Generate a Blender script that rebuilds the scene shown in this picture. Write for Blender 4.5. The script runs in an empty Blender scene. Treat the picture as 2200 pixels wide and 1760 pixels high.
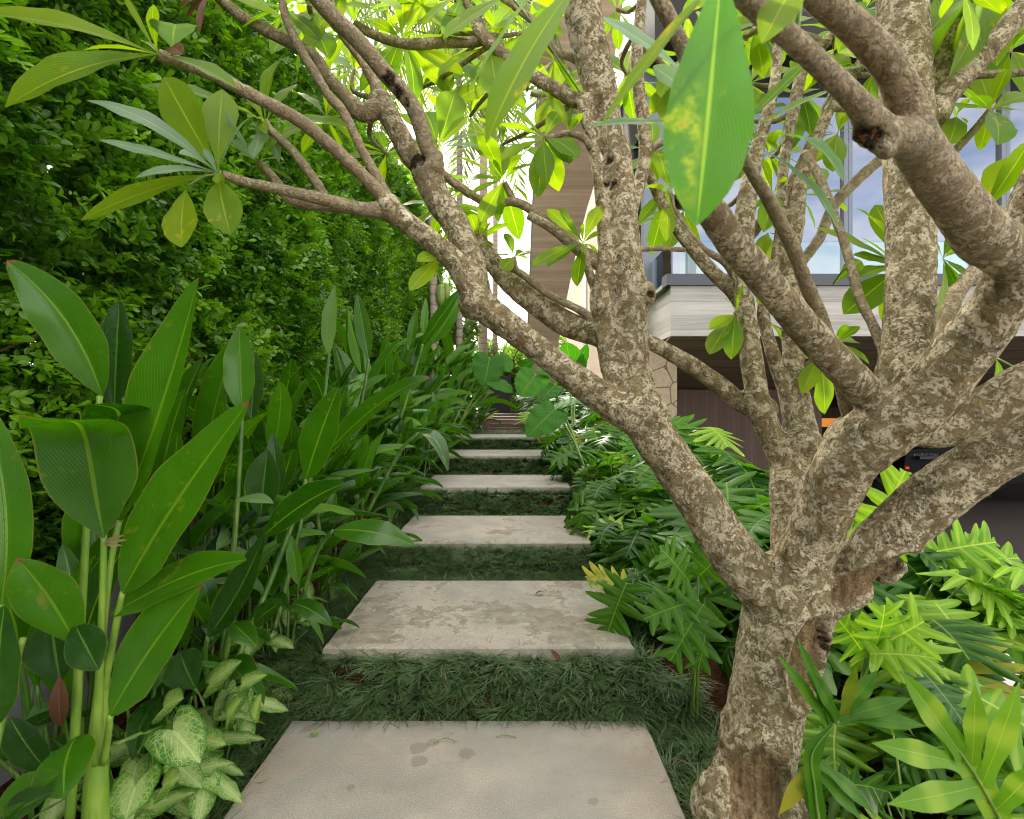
import bpy, math, random
import numpy as np
from mathutils import Vector, noise as mnoise
from mathutils.kdtree import KDTree

random.seed(7)
RNG = np.random.default_rng(7)
S = bpy.context.scene
COL = S.collection
F = 1150.0            # focal length in photo pixels (2200 px wide)
CAMZ = 1.45

def at(px, py, d):
    return np.array([(px - 1100.0) / F * d, d, CAMZ + (880.0 - py) / F * d])

def nrm(v):
    v = np.asarray(v, float)
    return v / (np.linalg.norm(v) + 1e-12)

def R(a, b):
    return random.uniform(a, b)

# ------------------------------------------------------------------ materials
def new_mat(name):
    m = bpy.data.materials.new(name)
    m.use_nodes = True
    nt = m.node_tree
    nt.nodes.clear()
    return m, nt, nt.nodes, nt.links

class NT:
    """small helper to write node trees"""
    def __init__(self, name):
        self.m, self.t, self.n, self.l = new_mat(name)
        self.out = self.n.new('ShaderNodeOutputMaterial')
    def node(self, typ, **kw):
        nd = self.n.new('ShaderNode' + typ)
        for k, v in kw.items():
            if hasattr(nd, k):
                setattr(nd, k, v)
            else:
                nd.inputs[k.replace('_', ' ')].default_value = v
        return nd
    def link(self, a, b):
        self.l.new(a, b)
    def val(self, sock, v):
        if isinstance(v, bpy.types.NodeSocket):
            self.l.new(v, sock)
        elif v is not None:
            if isinstance(v, (tuple, list)) and len(v) == 3 and sock.type == 'RGBA':
                v = (*v, 1)
            sock.default_value = v
    def math(self, op, a, b=None, c=None, clamp=False):
        nd = self.n.new('ShaderNodeMath'); nd.operation = op; nd.use_clamp = clamp
        self.val(nd.inputs[0], a)
        if b is not None: self.val(nd.inputs[1], b)
        if c is not None: self.val(nd.inputs[2], c)
        return nd.outputs[0]
    def mix(self, f, a, b, blend='MIX'):
        nd = self.n.new('ShaderNodeMix'); nd.data_type = 'RGBA'; nd.blend_type = blend
        self.val(nd.inputs[0], f); self.val(nd.inputs[6], a); self.val(nd.inputs[7], b)
        return nd.outputs[2]
    def ramp(self, f, stops):
        nd = self.n.new('ShaderNodeValToRGB')
        e = nd.color_ramp.elements
        while len(e) < len(stops): e.new(0.5)
        for k, (p, c) in enumerate(stops):
            e[k].position = p
            e[k].color = (*c, 1) if isinstance(c, (tuple, list)) else (c, c, c, 1)
        self.val(nd.inputs[0], f)
        return nd.outputs[0]
    def step(self, f, lo, hi):
        nd = self.n.new('ShaderNodeMapRange'); nd.interpolation_type = 'SMOOTHSTEP'
        self.val(nd.inputs[0], f); nd.inputs[1].default_value = lo; nd.inputs[2].default_value = hi
        return nd.outputs[0]
    def coord(self, which='Object', scale=(1, 1, 1), rot=(0, 0, 0)):
        tc = self.n.new('ShaderNodeTexCoord'); mp = self.n.new('ShaderNodeMapping')
        mp.inputs['Scale'].default_value = scale; mp.inputs['Rotation'].default_value = rot
        self.l.new(tc.outputs[which], mp.inputs[0])
        return mp.outputs[0]
    def noise(self, vec, scale, detail=4, rough=0.55, dist=0.0):
        nd = self.n.new('ShaderNodeTexNoise')
        self.l.new(vec, nd.inputs['Vector'])
        nd.inputs['Scale'].default_value = scale; nd.inputs['Detail'].default_value = detail
        nd.inputs['Roughness'].default_value = rough; nd.inputs['Distortion'].default_value = dist
        return nd.outputs[0]
    def voro(self, vec, scale, feature='F1', out=0, rnd=1.0):
        nd = self.n.new('ShaderNodeTexVoronoi'); nd.feature = feature
        self.l.new(vec, nd.inputs['Vector']); nd.inputs['Scale'].default_value = scale
        nd.inputs['Randomness'].default_value = rnd
        return nd.outputs[out]
    def attr(self, name):
        nd = self.n.new('ShaderNodeAttribute'); nd.attribute_name = name
        return nd.outputs['Fac']
    def bump(self, h, strength=0.5, dist=0.01, prev=None):
        nd = self.n.new('ShaderNodeBump')
        nd.inputs['Strength'].default_value = strength; nd.inputs['Distance'].default_value = dist
        self.l.new(h, nd.inputs['Height'])
        if prev is not None: self.l.new(prev, nd.inputs['Normal'])
        return nd.outputs[0]
    def princ(self, base, rough=0.5, normal=None, spec=0.5, metal=0.0, **kw):
        p = self.n.new('ShaderNodeBsdfPrincipled')
        self.val(p.inputs['Base Color'], base); self.val(p.inputs['Roughness'], rough)
        self.val(p.inputs['Metallic'], metal); self.val(p.inputs['Specular IOR Level'], spec)
        for k, v in kw.items(): self.val(p.inputs[k.replace('_', ' ')], v)
        if normal is not None: self.l.new(normal, p.inputs['Normal'])
        return p.outputs[0]
    def surf(self, sh):
        self.l.new(sh, self.out.inputs['Surface'])
        return self.m

def leaf_mat(name, c_dark, c_light, vein, trans, tmix=0.3, rough=0.35, veins=14, vslant=0.35, vein_amt=0.35,
             mid_w=0.035, spots=None, spec=0.5, use_oi=True, blotch=None, edge=None, bumpk=0.35, pale_back=None, tip=None, sick=False, dry=None, aged=None):
    t = NT(name)
    uv = t.n.new('ShaderNodeUVMap')
    sp = t.n.new('ShaderNodeSeparateXYZ'); t.link(uv.outputs[0], sp.inputs[0])
    u, v = sp.outputs[0], sp.outputs[1]
    au = t.math('MULTIPLY', t.math('ABSOLUTE', t.math('SUBTRACT', u, 0.5)), 2.0)
    oi = t.n.new('ShaderNodeObjectInfo').outputs['Random']
    rnd = t.math('FRACT', t.math('ADD', t.attr('rnd'), oi)) if use_oi else t.attr('rnd')
    vec = t.coord('Object')
    n1 = t.noise(vec, 9.0, 3)
    f = t.math('ADD', t.math('MULTIPLY', rnd, 0.75), t.math('MULTIPLY', t.math('SUBTRACT', n1, 0.35), 0.5), clamp=True)
    base = t.mix(f, c_dark, c_light)
    # lateral veins
    ph = t.math('SUBTRACT', t.math('MULTIPLY', v, veins), t.math('MULTIPLY', au, veins * vslant * 0.35))
    w = t.math('ABSOLUTE', t.math('SUBTRACT', t.math('FRACT', ph), 0.5))
    lat = t.math('SUBTRACT', 1.0, t.step(w, 0.03, 0.16))
    mid = t.math('SUBTRACT', 1.0, t.step(au, mid_w, mid_w * 2.2))
    base = t.mix(t.math('MULTIPLY', lat, vein_amt), base, vein)
    if blotch:          # pale variegation that follows the veins
        nb = t.noise(vec, 26.0, 4, 0.6)
        g = t.math('ADD', t.math('MULTIPLY', t.math('SUBTRACT', 1.0, au), 0.75), t.math('MULTIPLY', nb, 0.8))
        base = t.mix(t.math('MULTIPLY', t.step(g, 0.62, 0.95), 0.8), base, blotch)
        net = t.math('SUBTRACT', 1.0, t.step(t.voro(vec, 58.0, 'DISTANCE_TO_EDGE'), 0.02, 0.09))
        base = t.mix(t.math('MULTIPLY', net, 0.5), base, vein)
        base = t.mix(t.step(au, 0.86, 0.97), base, c_dark)
    base = t.mix(t.math('MULTIPLY', mid, 0.9), base, vein)
    if edge:
        base = t.mix(t.step(au, 0.955, 0.985), base, edge)
    if dry:             # browned, uneven margins
        nd_ = t.noise(vec, 13.0, 5, 0.7)
        dm = t.step(t.math('ADD', au, t.math('MULTIPLY', nd_, 0.55)), 1.30, 1.36)
        base = t.mix(t.math('MULTIPLY', dm, 0.9), base, dry)
    if aged:            # the odd yellowing leaf
        base = t.mix(t.math('MULTIPLY', t.step(rnd, 0.955, 0.965), t.step(n1, 0.3, 0.5)), base, aged)
    if spots:
        ns = t.noise(vec, 22.0, 5, 0.65)
        n0 = t.noise(vec, 5.0, 2)
        ms = t.math('MULTIPLY', t.step(ns, 0.56, 0.68), t.step(n0, 0.5, 0.62))
        base = t.mix(t.math('MULTIPLY', ms, 0.85), base, spots)
    if sick:            # yellowing and dead brown tissue on one half of the blade
        sv = t.noise(vec, 26.0, 5, 0.62)
        half = t.step(u, 0.40, 0.48) if False else t.step(u, 0.48, 0.70)
        along = t.math('MULTIPLY', t.step(v, 0.35, 0.6), t.math('SUBTRACT', 1.0, t.step(v, 0.75, 0.95)))
        g_ = t.math('MULTIPLY', half, along)
        base = t.mix(t.math('MULTIPLY', g_, t.step(sv, 0.46, 0.70)), base, (0.36, 0.40, 0.02))
        base = t.mix(t.math('MULTIPLY', g_, t.math('MULTIPLY', t.step(sv, 0.56, 0.64), t.step(u, 0.60, 0.70))), base, (0.24, 0.15, 0.08))
    if tip:             # dry tips on some leaves
        tp = t.math('MULTIPLY', t.step(t.math('ADD', v, t.math('MULTIPLY', n1, 0.15)), 1.03, 1.07), t.step(rnd, 0.5, 0.6))
        base = t.mix(tp, base, tip)
    tcol = t.mix(1.0, base, trans, 'MULTIPLY')
    hgt = t.math('ADD', t.math('MULTIPLY', lat, -0.6), t.math('MULTIPLY', mid, 0.8))
    hgt = t.math('ADD', hgt, t.math('MULTIPLY', n1, 1.2))
    nb = t.bump(hgt, bumpk, 0.004)
    if pale_back:
        geo = t.n.new('ShaderNodeNewGeometry')
        base = t.mix(t.math('MULTIPLY', geo.outputs['Backfacing'], 0.6), base, pale_back)
    rr = t.math('ADD', rough - 0.08, t.math('MULTIPLY', n1, 0.18))
    p = t.princ(base, rr, nb, spec)
    tr = t.n.new('ShaderNodeBsdfTranslucent'); t.link(tcol, tr.inputs[0])
    mx = t.n.new('ShaderNodeMixShader'); mx.inputs[0].default_value = tmix
    t.link(p, mx.inputs[1]); t.link(tr.outputs[0], mx.inputs[2])
    return t.surf(mx.outputs[0])

M = {}
M['plumeria'] = leaf_mat('plumeria_leaf', (0.060, 0.155, 0.006), (0.20, 0.29, 0.010), (0.29, 0.37, 0.05), (2.8, 2.75, 0.5),
                         0.52, 0.45, 18, 1.2, 0.30, 0.03, spots=(0.38, 0.32, 0.02), bumpk=0.5, spec=0.25)
M['plumeria_back'] = leaf_mat('plumeria_leaf_pale', (0.10, 0.19, 0.10), (0.17, 0.27, 0.15), (0.30, 0.40, 0.2), (2.0, 2.2, 0.7),
                         0.3, 0.5, 24, 1.2, 0.3, 0.03, bumpk=0.3)
M['plumeria_sick'] = leaf_mat('plumeria_leaf_sick', (0.04, 0.13, 0.015), (0.06, 0.17, 0.02), (0.2, 0.32, 0.05), (2.6, 2.9, 0.6), 0.4, 0.4, 26, 1.2, 0.2, 0.03, spots=(0.40, 0.36, 0.02), bumpk=0.25, sick=True)
M['plumeria_dead'] = leaf_mat('dead_leaf', (0.09, 0.035, 0.012), (0.16, 0.07, 0.03), (0.2, 0.1, 0.05), (1.2, 1, .8), 0.15, 0.7, 20, 1.2, 0.2)
M['heliconia'] = leaf_mat('heliconia_leaf', (0.009, 0.058, 0.002), (0.062, 0.198, 0.006), (0.14, 0.27, 0.015), (2.4, 2.7, 0.4),
                         0.28, 0.19, 30, 1.0, 0.15, 0.03, edge=(0.16, 0.19, 0.02), spots=(0.16, 0.19, 0.02), dry=(0.20, 0.12, 0.04), bumpk=0.4, spec=0.55, tip=(0.2, 0.09, 0.03))
M['heliconia_dark'] = leaf_mat('heliconia_leaf_dark', (0.007, 0.040, 0.003), (0.025, 0.085, 0.006), (0.09, 0.19, 0.03), (2.2, 2.6, 0.8),
                         0.26, 0.27, 30, 1.0, 0.16, 0.03, edge=(0.1, 0.12, 0.02), bumpk=0.4, spec=0.5)
M['heliconia_pale'] = leaf_mat('heliconia_leaf_pale', (0.08, 0.19, 0.06), (0.16, 0.27, 0.1), (0.2, 0.3, 0.1), (2.2, 2.6, 0.8),
                         0.3, 0.3, 30, 1.0, 0.16, 0.03, bumpk=0.3, spec=0.6)
M['philo'] = leaf_mat('philodendron_leaf', (0.008, 0.052, 0.004), (0.062, 0.175, 0.010), (0.15, 0.28, 0.03), (2.2, 2.4, 0.5),
                      0.30, 0.36, 1, 0.0, 0.25, 0.012, bumpk=0.3, spec=0.22, aged=(0.34, 0.31, 0.03))
M['philo_young'] = leaf_mat('philodendron_leaf_young', (0.085, 0.225, 0.010), (0.23, 0.39, 0.018), (0.40, 0.5, 0.07), (2.0, 2.1, 0.7),
                      0.36, 0.38, 1, 0.0, 0.4, 0.014, bumpk=0.4, spec=0.3)
M['ear'] = leaf_mat('elephant_ear_leaf', (0.018, 0.09, 0.005), (0.045, 0.17, 0.008), (0.10, 0.25, 0.03), (2.3, 2.6, 0.6),
                    0.4, 0.45, 8, 1.6, 0.3, 0.02, bumpk=0.5, spec=0.2)
M['arrow'] = leaf_mat('arrowhead_leaf', (0.07, 0.20, 0.025), (0.17, 0.32, 0.04), (0.52, 0.60, 0.26), (1.8, 2.0, 0.8),
                      0.25, 0.38, 6, 1.8, 0.35, 0.045, blotch=(0.42, 0.53, 0.20), bumpk=0.4)
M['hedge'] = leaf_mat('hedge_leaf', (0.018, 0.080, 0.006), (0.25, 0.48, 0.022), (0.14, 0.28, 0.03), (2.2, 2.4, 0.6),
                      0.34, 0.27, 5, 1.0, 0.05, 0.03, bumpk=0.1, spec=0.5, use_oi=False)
M['palm'] = leaf_mat('palm_leaf', (0.03, 0.075, 0.008), (0.13, 0.19, 0.015), (0.2, 0.28, 0.05), (2.6, 2.4, 0.7), 0.4, 0.4, 5, 1, 0.0, 0.05)
M['grass'] = leaf_mat('mondo_grass_blade', (0.013, 0.036, 0.010), (0.165, 0.27, 0.095), (0.13, 0.22, 0.08), (1.6, 2.0, 1.0), 0.15, 0.34, 2, 0, 0.0, 0.02, bumpk=0.0, spec=0.4)
M['grass_dry'] = leaf_mat('dry_blade', (0.25, 0.2, 0.09), (0.3, 0.26, 0.12), (0.3, 0.25, 0.12), (1.2, 1.2, 1.0), 0.1, 0.5, 2, 0, 0.0, 0.02, bumpk=0)
M['far'] = leaf_mat('far_tree_leaf', (0.04, 0.11, 0.02), (0.15, 0.24, 0.04), (0.1, 0.2, 0.04), (2.2, 2.3, 0.8), 0.4, 0.4, 5, 1, 0.0, 0.03)

def stalk_mat(name, a, b, rough=0.4):
    t = NT(name)
    vec = t.coord('Object', (6, 6, 1.5))
    n = t.noise(vec, 6, 4)
    v2 = t.coord('Object', (70, 70, 3)); n2 = t.noise(v2, 1.0, 3)
    c = t.mix(t.step(n, 0.35, 0.7), a, b)
    c = t.mix(t.math('MULTIPLY', t.step(n2, 0.5, 0.7), 0.35), c, (0.3, 0.33, 0.07))
    return t.surf(t.princ(c, rough, t.bump(n2, 0.2, 0.004)))
M['stalk'] = stalk_mat('green_stalk', (0.11, 0.24, 0.02), (0.20, 0.32, 0.035))
M['stalk_dark'] = stalk_mat('dark_green_stalk', (0.03, 0.10, 0.01), (0.08, 0.17, 0.02))
M['petiole'] = stalk_mat('petiole', (0.09, 0.2, 0.03), (0.2, 0.27, 0.05))

def bark_mat(name, young):
    t = NT(name)
    vec = t.coord('Object')
    warp = t.noise(vec, 14, 3)
    vm = t.n.new('ShaderNodeVectorMath'); vm.operation = 'MULTIPLY_ADD'
    nt = t.n.new('ShaderNodeTexNoise'); nt.inputs['Scale'].default_value = 18; nt.inputs['Detail'].default_value = 4
    t.link(vec, nt.inputs['Vector'])
    t.link(nt.outputs['Color'], vm.inputs[0]); vm.inputs[1].default_value = (0.08, 0.08, 0.08); t.link(vec, vm.inputs[2])
    wv = vm.outputs[0]
    big = t.noise(vec, 5.0, 4, 0.6)
    mid = t.noise(wv, 26.0, 5, 0.62)
    fine = t.noise(vec, 120.0, 4, 0.6)
    vor = t.voro(wv, 40.0)
    vor2 = t.voro(wv, 17.0)
    if young is None:
        yg = t.attr('young')
    base = t.ramp(mid, [(0.25, (0.06, 0.043, 0.019)), (0.42, (0.165, 0.122, 0.055)), (0.58, (0.255, 0.195, 0.098)), (0.75, (0.36, 0.29, 0.165))])
    base = t.mix(t.math('MULTIPLY', t.step(big, 0.5, 0.7), 0.5), base, (0.11, 0.105, 0.042))    # moss
    rust = t.step(t.noise(vec, 9.0, 3), 0.60, 0.72)
    base = t.mix(t.math('MULTIPLY', rust, 0.5), base, (0.20, 0.095, 0.04))
    # lichen crusts: pale patches of several sizes, soft mottling between them
    l0 = t.step(t.noise(wv, 30.0, 7, 0.70), 0.45, 0.535)
    l1 = t.math('MULTIPLY', t.math('SUBTRACT', 1.0, t.step(t.math('ADD', vor, t.math('MULTIPLY', t.math('SUBTRACT', mid, 0.5), 0.9)), 0.26, 0.42)), t.step(t.noise(vec, 7.0, 3), 0.46, 0.58))
    l2 = t.math('MULTIPLY', t.math('SUBTRACT', 1.0, t.step(t.math('ADD', vor2, t.math('MULTIPLY', t.math('SUBTRACT', mid, 0.5), 0.9)), 0.34, 0.46)), t.step(t.noise(wv, 11.0, 3), 0.52, 0.60))
    lich = t.math('MAXIMUM', t.math('MULTIPLY', l0, 0.70), t.math('MAXIMUM', t.math('MULTIPLY', l1, 0.85), l2))
    lich = t.math('MULTIPLY', lich, t.step(fine, 0.34, 0.46))
    ivo = t.mix(t.noise(vec, 60.0, 3), (0.50, 0.42, 0.27), (0.84, 0.74, 0.54))
    old = t.mix(t.math('MULTIPLY', lich, 0.86), base, ivo)
    speck = t.math('SUBTRACT', 1.0, t.step(t.noise(vec, 55.0, 4, 0.7), 0.30, 0.40))
    old = t.mix(t.math('MULTIPLY', speck, 0.85), old, (0.025, 0.018, 0.010))
    crack = t.math('SUBTRACT', 1.0, t.step(t.voro(wv, 30.0, 'DISTANCE_TO_EDGE'), 0.0, 0.06))
    crk = t.math('MULTIPLY', crack, t.math('MULTIPLY', t.step(big, 0.58, 0.72), 0.6))
    old = t.mix(t.math('MULTIPLY', crk, 0.5), old, (0.05, 0.035, 0.02))
    if young is None: crk = t.math('MULTIPLY', crk, t.math('SUBTRACT', 1.0, yg))
    else: crk = t.math('MULTIPLY', crk, 0.0)
    # smooth young bark: tan with greenish tone, leaf scars
    scar = t.math('SUBTRACT', 1.0, t.step(t.voro(vec, 46.0), 0.10, 0.2))
    yb = t.mix(t.step(big, 0.3, 0.7), (0.34, 0.26, 0.165), (0.32, 0.27, 0.165))
    yb = t.mix(t.math('MULTIPLY', t.step(mid, 0.5, 0.65), 0.5), yb, (0.27, 0.17, 0.09))
    yb = t.mix(t.math('MULTIPLY', scar, 0.4), yb, (0.34, 0.28, 0.18))
    yb = t.mix(t.math('MULTIPLY', speck, 0.4), yb, (0.07, 0.05, 0.03))
    if young is None:
        col = t.mix(yg, old, yb)
        bare = t.attr('bare')
        gv = t.coord('Object', (60, 60, 5)); gr = t.noise(gv, 1.0, 4, 0.6)
        wood = t.ramp(gr, [(0.3, (0.10, 0.06, 0.03)), (0.5, (0.24, 0.16, 0.085)), (0.7, (0.34, 0.25, 0.14))])
        wood = t.mix(t.math('MULTIPLY', t.step(big, 0.45, 0.65), 0.5), wood, (0.22, 0.19, 0.06))
        wood = t.mix(t.math('MULTIPLY', speck, 0.5), wood, (0.06, 0.04, 0.02))
        col = t.mix(bare, col, wood)
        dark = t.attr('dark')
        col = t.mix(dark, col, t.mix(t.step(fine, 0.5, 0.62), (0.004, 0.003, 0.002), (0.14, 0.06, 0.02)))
    else:
        col = t.mix(young, old, yb)
    h = t.math('ADD', t.math('MULTIPLY', mid, 1.0), t.math('MULTIPLY', fine, 0.35))
    h = t.math('ADD', h, t.math('MULTIPLY', lich, 0.35))
    h = t.math('SUBTRACT', h, t.math('MULTIPLY', crk, 0.7))
    nb = t.bump(h, 0.95, 0.016)
    return t.surf(t.princ(col, 0.85, nb, 0.2))
M['bark'] = bark_mat('plumeria_bark', None)
M['bark_thin'] = bark_mat('plumeria_twig_bark', 0.55)
M['bark_young'] = bark_mat('plumeria_young_bark', 0.9)

def simple(name, col, rough=0.6, metal=0.0, spec=0.5, nscale=20, var=0.25, bump=0.1):
    t = NT(name)
    vec = t.coord('Object')
    n = t.noise(vec, nscale, 5)
    c2 = tuple(x * (1 - var) for x in col); c1 = tuple(min(1, x * (1 + var)) for x in col)
    c = t.mix(n, c2, c1)
    return t.surf(t.princ(c, rough, t.bump(n, bump, 0.01), spec, metal))

def stem_mat():
    t = NT('brown_stem')
    vec = t.coord('Object', (20, 20, 6)); n = t.noise(vec, 2.0, 4)
    c = t.ramp(n, [(0.3, (0.035, 0.022, 0.012)), (0.7, (0.14, 0.09, 0.05))])
    return t.surf(t.princ(c, 0.85, t.bump(n, 0.5, 0.01), 0.2))
M['stem'] = stem_mat()

def soil_mat():
    t = NT('soil')
    vec = t.coord('Object')
    n = t.noise(vec, 30, 6, 0.7); n2 = t.noise(vec, 4, 3); v = t.voro(vec, 60)
    c = t.ramp(n, [(0.3, (0.025, 0.012, 0.007)), (0.55, (0.075, 0.034, 0.017)), (0.75, (0.14, 0.07, 0.04))])
    c = t.mix(t.math('MULTIPLY', t.step(n2, 0.5, 0.65), 0.5), c, (0.10, 0.045, 0.02))
    h = t.math('ADD', n, t.math('MULTIPLY', v, 0.6))
    return t.surf(t.princ(c, 0.95, t.bump(h, 1.0, 0.03), 0.1))
M['soil'] = soil_mat()

def slab_mat(name, film, warm):
    t = NT(name)
    vec = t.coord('Object')
    n = t.noise(vec, 2.2, 5, 0.6); g = t.noise(vec, 170, 4, 0.7); m = t.noise(vec, 9, 5, 0.6)
    c = t.mix(t.step(n, 0.35, 0.68), (0.30, 0.275, 0.235), (0.43, 0.37, 0.30) if warm else (0.42, 0.385, 0.34))
    c = t.mix(t.math('MULTIPLY', t.step(t.noise(vec, 1.6, 3), 0.5, 0.68), 0.5), c, (0.27, 0.275, 0.255))
    c = t.mix(t.math('MULTIPLY', t.math('SUBTRACT', 1.0, t.step(g, 0.36, 0.50)), 0.6), c, (0.17, 0.15, 0.12))
    c = t.mix(t.math('MULTIPLY', t.step(g, 0.52, 0.66), 0.45), c, (0.58, 0.53, 0.46))
    st = t.step(t.noise(vec, 5.5, 6, 0.7), 0.54, 0.66)
    c = t.mix(t.math('MULTIPLY', st, 0.28), c, (0.22, 0.19, 0.145))
    h = t.math('MULTIPLY', g, 0.4)
    rough = 0.8
    if film > 0:
        fv = t.n.new('ShaderNodeVectorMath'); fv.operation = 'MULTIPLY_ADD'
        nn = t.n.new('ShaderNodeTexNoise'); nn.inputs['Scale'].default_value = 7; nn.inputs['Detail'].default_value = 7; nn.inputs['Roughness'].default_value = .65
        t.link(vec, nn.inputs['Vector']); t.link(nn.outputs['Color'], fv.inputs[0]); fv.inputs[1].default_value = (.5, .5, .5); t.link(vec, fv.inputs[2])
        fl = t.noise(fv.outputs[0], 2.6, 5, 0.6)
        cut = 0.62 - 0.10 * film
        mask = t.step(fl, cut, cut + 0.012)
        edge = t.math('MULTIPLY', t.step(fl, cut - 0.03, cut), t.math('SUBTRACT', 1.0, mask))
        fc = t.mix(t.step(t.noise(vec, 12, 6, 0.7), 0.4, 0.6), (0.20, 0.175, 0.125), (0.30, 0.26, 0.20))
        mask2 = t.math('MULTIPLY', mask, t.step(m, 0.30, 0.46))
        c = t.mix(t.math('MULTIPLY', mask2, 0.85), c, fc)
        c = t.mix(t.math('MULTIPLY', edge, 0.45), c, (0.55, 0.48, 0.37))
        h = t.math('ADD', h, t.math('MULTIPLY', mask, -1.0))
    else:
        # damp patches and red soil smears
        dn = t.math('MULTIPLY', t.math('SUBTRACT', t.noise(vec, 16, 4), 0.5), 0.07)
        spx = t.n.new('ShaderNodeSeparateXYZ'); t.link(vec, spx.inputs[0])
        for (qx, qy, qr) in ((-0.375, 2.21, 0.036), (-0.183, 2.255, 0.034), (-0.40, 2.30, 0.04), (-0.345, 2.33, 0.028), (0.30, 1.98, 0.02), (-0.62, 2.05, 0.018)):
            q_ = t.math('SQRT', t.math('ADD', t.math('POWER', t.math('SUBTRACT', spx.outputs[0], qx), 2.0), t.math('POWER', t.math('SUBTRACT', spx.outputs[1], qy), 2.0)))
            k_ = t.math('SUBTRACT', 1.0, t.step(t.math('ADD', q_, dn), qr * .8, qr * 1.15))
            c = t.mix(t.math('MULTIPLY', k_, 0.5), c, (0.17, 0.145, 0.11))
        wash = t.math('ADD', t.math('MULTIPLY', t.step(spx.outputs[1], 1.9, 2.52), 0.8), t.math('MULTIPLY', t.step(t.math('ABSOLUTE', t.math('ADD', spx.outputs[0], 0.2)), 0.55, 0.85), 0.6))
        wash = t.math('MULTIPLY', wash, t.step(t.noise(vec, 4.0, 5, 0.65), 0.36, 0.66))
        c = t.mix(t.math('MULTIPLY', wash, 0.36, None, True), c, (0.30, 0.19, 0.11))
        r = t.step(t.noise(vec, 1.1, 4), 0.54, 0.7)
        c = t.mix(t.math('MULTIPLY', r, 0.35), c, (0.33, 0.21, 0.12))
        gb = t.step(t.noise(t.coord('Object', (1, 1, 1), (0, 0, 1)), 1.3, 3), 0.48, 0.62)
        c = t.mix(t.math('MULTIPLY', gb, 0.3), c, (0.27, 0.275, 0.26))
    return t.surf(t.princ(c, rough, t.bump(h, 0.35, 0.004), 0.3))
M['slab_plain'] = slab_mat('concrete_slab', 0, True)
M['slab_film'] = slab_mat('peeling_slab', 1.0, True)
M['slab_film2'] = slab_mat('peeling_slab_light', 0.55, True)
M['slab_clean'] = slab_mat('pale_slab', 0.15, False)

def boards_mat(name, a, b, vert=False, w=0.14, rough=0.75, streak=1.0, gapk=0.7):
    """board formed concrete / timber: boards with own tone and long grain"""
    t = NT(name)
    tc = t.n.new('ShaderNodeTexCoord'); sp = t.n.new('ShaderNodeSeparateXYZ'); t.link(tc.outputs['Object'], sp.inputs[0])
    axis = t.math('ADD', sp.outputs[0], sp.outputs[1]) if vert else sp.outputs[2]
    k = t.math('DIVIDE', axis, w)
    idx = t.math('FLOOR', k); fr = t.math('FRACT', k)
    wn = t.n.new('ShaderNodeTexWhiteNoise'); wn.noise_dimensions = '1D'; t.link(idx, wn.inputs['W'])
    gv = t.coord('Object', (30, 30, 0.8) if vert else (1.1, 1.1, 34))
    g = t.noise(gv, 1.0, 5, 0.65)
    big = t.noise(t.coord('Object', (0.7, 0.7, 1.4)), 1.0, 4)
    f = t.math('ADD', t.math('MULTIPLY', wn.outputs[0], 0.35), t.math('MULTIPLY', g, 0.75 * streak))
    f = t.math('ADD', f, t.math('MULTIPLY', t.math('SUBTRACT', big, 0.5), 0.5), clamp=True)
    c = t.mix(f, a, b)
    gap = t.math('SUBTRACT', 1.0, t.step(t.math('MINIMUM', fr, t.math('SUBTRACT', 1.0, fr)), 0.01, 0.045))
    c = t.mix(t.math('MULTIPLY', gap, gapk), c, tuple(x * 0.35 for x in a))
    h = t.math('SUBTRACT', t.math('MULTIPLY', g, 0.4), t.math('MULTIPLY', gap, gapk))
    return t.surf(t.princ(c, rough, t.bump(h, 0.4, 0.01), 0.3))
M['conc'] = boards_mat('board_marked_concrete', (0.07, 0.067, 0.063), (0.50, 0.475, 0.44), False, 0.21, gapk=0.2, streak=1.2)
M['conc_brown'] = boards_mat('brown_board_marked_concrete', (0.15, 0.105, 0.065), (0.38, 0.28, 0.18), False, 0.09, gapk=0.2)
M['soffit'] = boards_mat('soffit_boards', (0.11, 0.08, 0.055), (0.36, 0.28, 0.20), False, 0.10)
M['render'] = boards_mat('cream_plaster', (0.25, 0.19, 0.125), (0.36, 0.285, 0.195), False, 0.3, gapk=0.1)
M['slats'] = boards_mat('brown_slats', (0.07, 0.045, 0.035), (0.15, 0.10, 0.08), True, 0.09)
M['plank'] = boards_mat('weathered_plank', (0.085, 0.07, 0.06), (0.19, 0.16, 0.14), False, 0.5)
M['grey_wall'] = simple('grey_wall', (0.22, 0.22, 0.215), 0.85, nscale=14, var=0.2)
M['steel'] = simple('blue_grey_metal', (0.13, 0.15, 0.19), 0.4, 0.3, nscale=3, var=0.08, bump=0.02)
M['dark_steel'] = simple('charcoal_metal', (0.045, 0.052, 0.065), 0.42, 0.2, nscale=3, var=0.1, bump=0.02)
M['black'] = simple('black_metal', (0.012, 0.011, 0.011), 0.45, 0.2, nscale=9, var=0.2, bump=0.02)
M['dark_room'] = simple('dark_garage_wall', (0.018, 0.016, 0.015), 0.8, nscale=4, var=0.2)
M['pave'] = simple('pale_driveway', (0.36, 0.345, 0.33), 0.8, nscale=30, var=0.12)
M['deck'] = simple('dark_floor', (0.030, 0.022, 0.019), 0.55, nscale=3, var=0.25)
M['ceil'] = simple('garage_ceiling', (0.30, 0.29, 0.29), 0.7, nscale=3, var=0.05)
M['rubber'] = simple('tyre_rubber', (0.015, 0.015, 0.015), 0.8)
M['rim'] = simple('wheel_metal', (0.04, 0.04, 0.042), 0.45, 0.6)
M['pod'] = simple('green_pod', (0.19, 0.26, 0.05), 0.45, nscale=12, var=0.3)
M['palm_trunk'] = None

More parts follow.
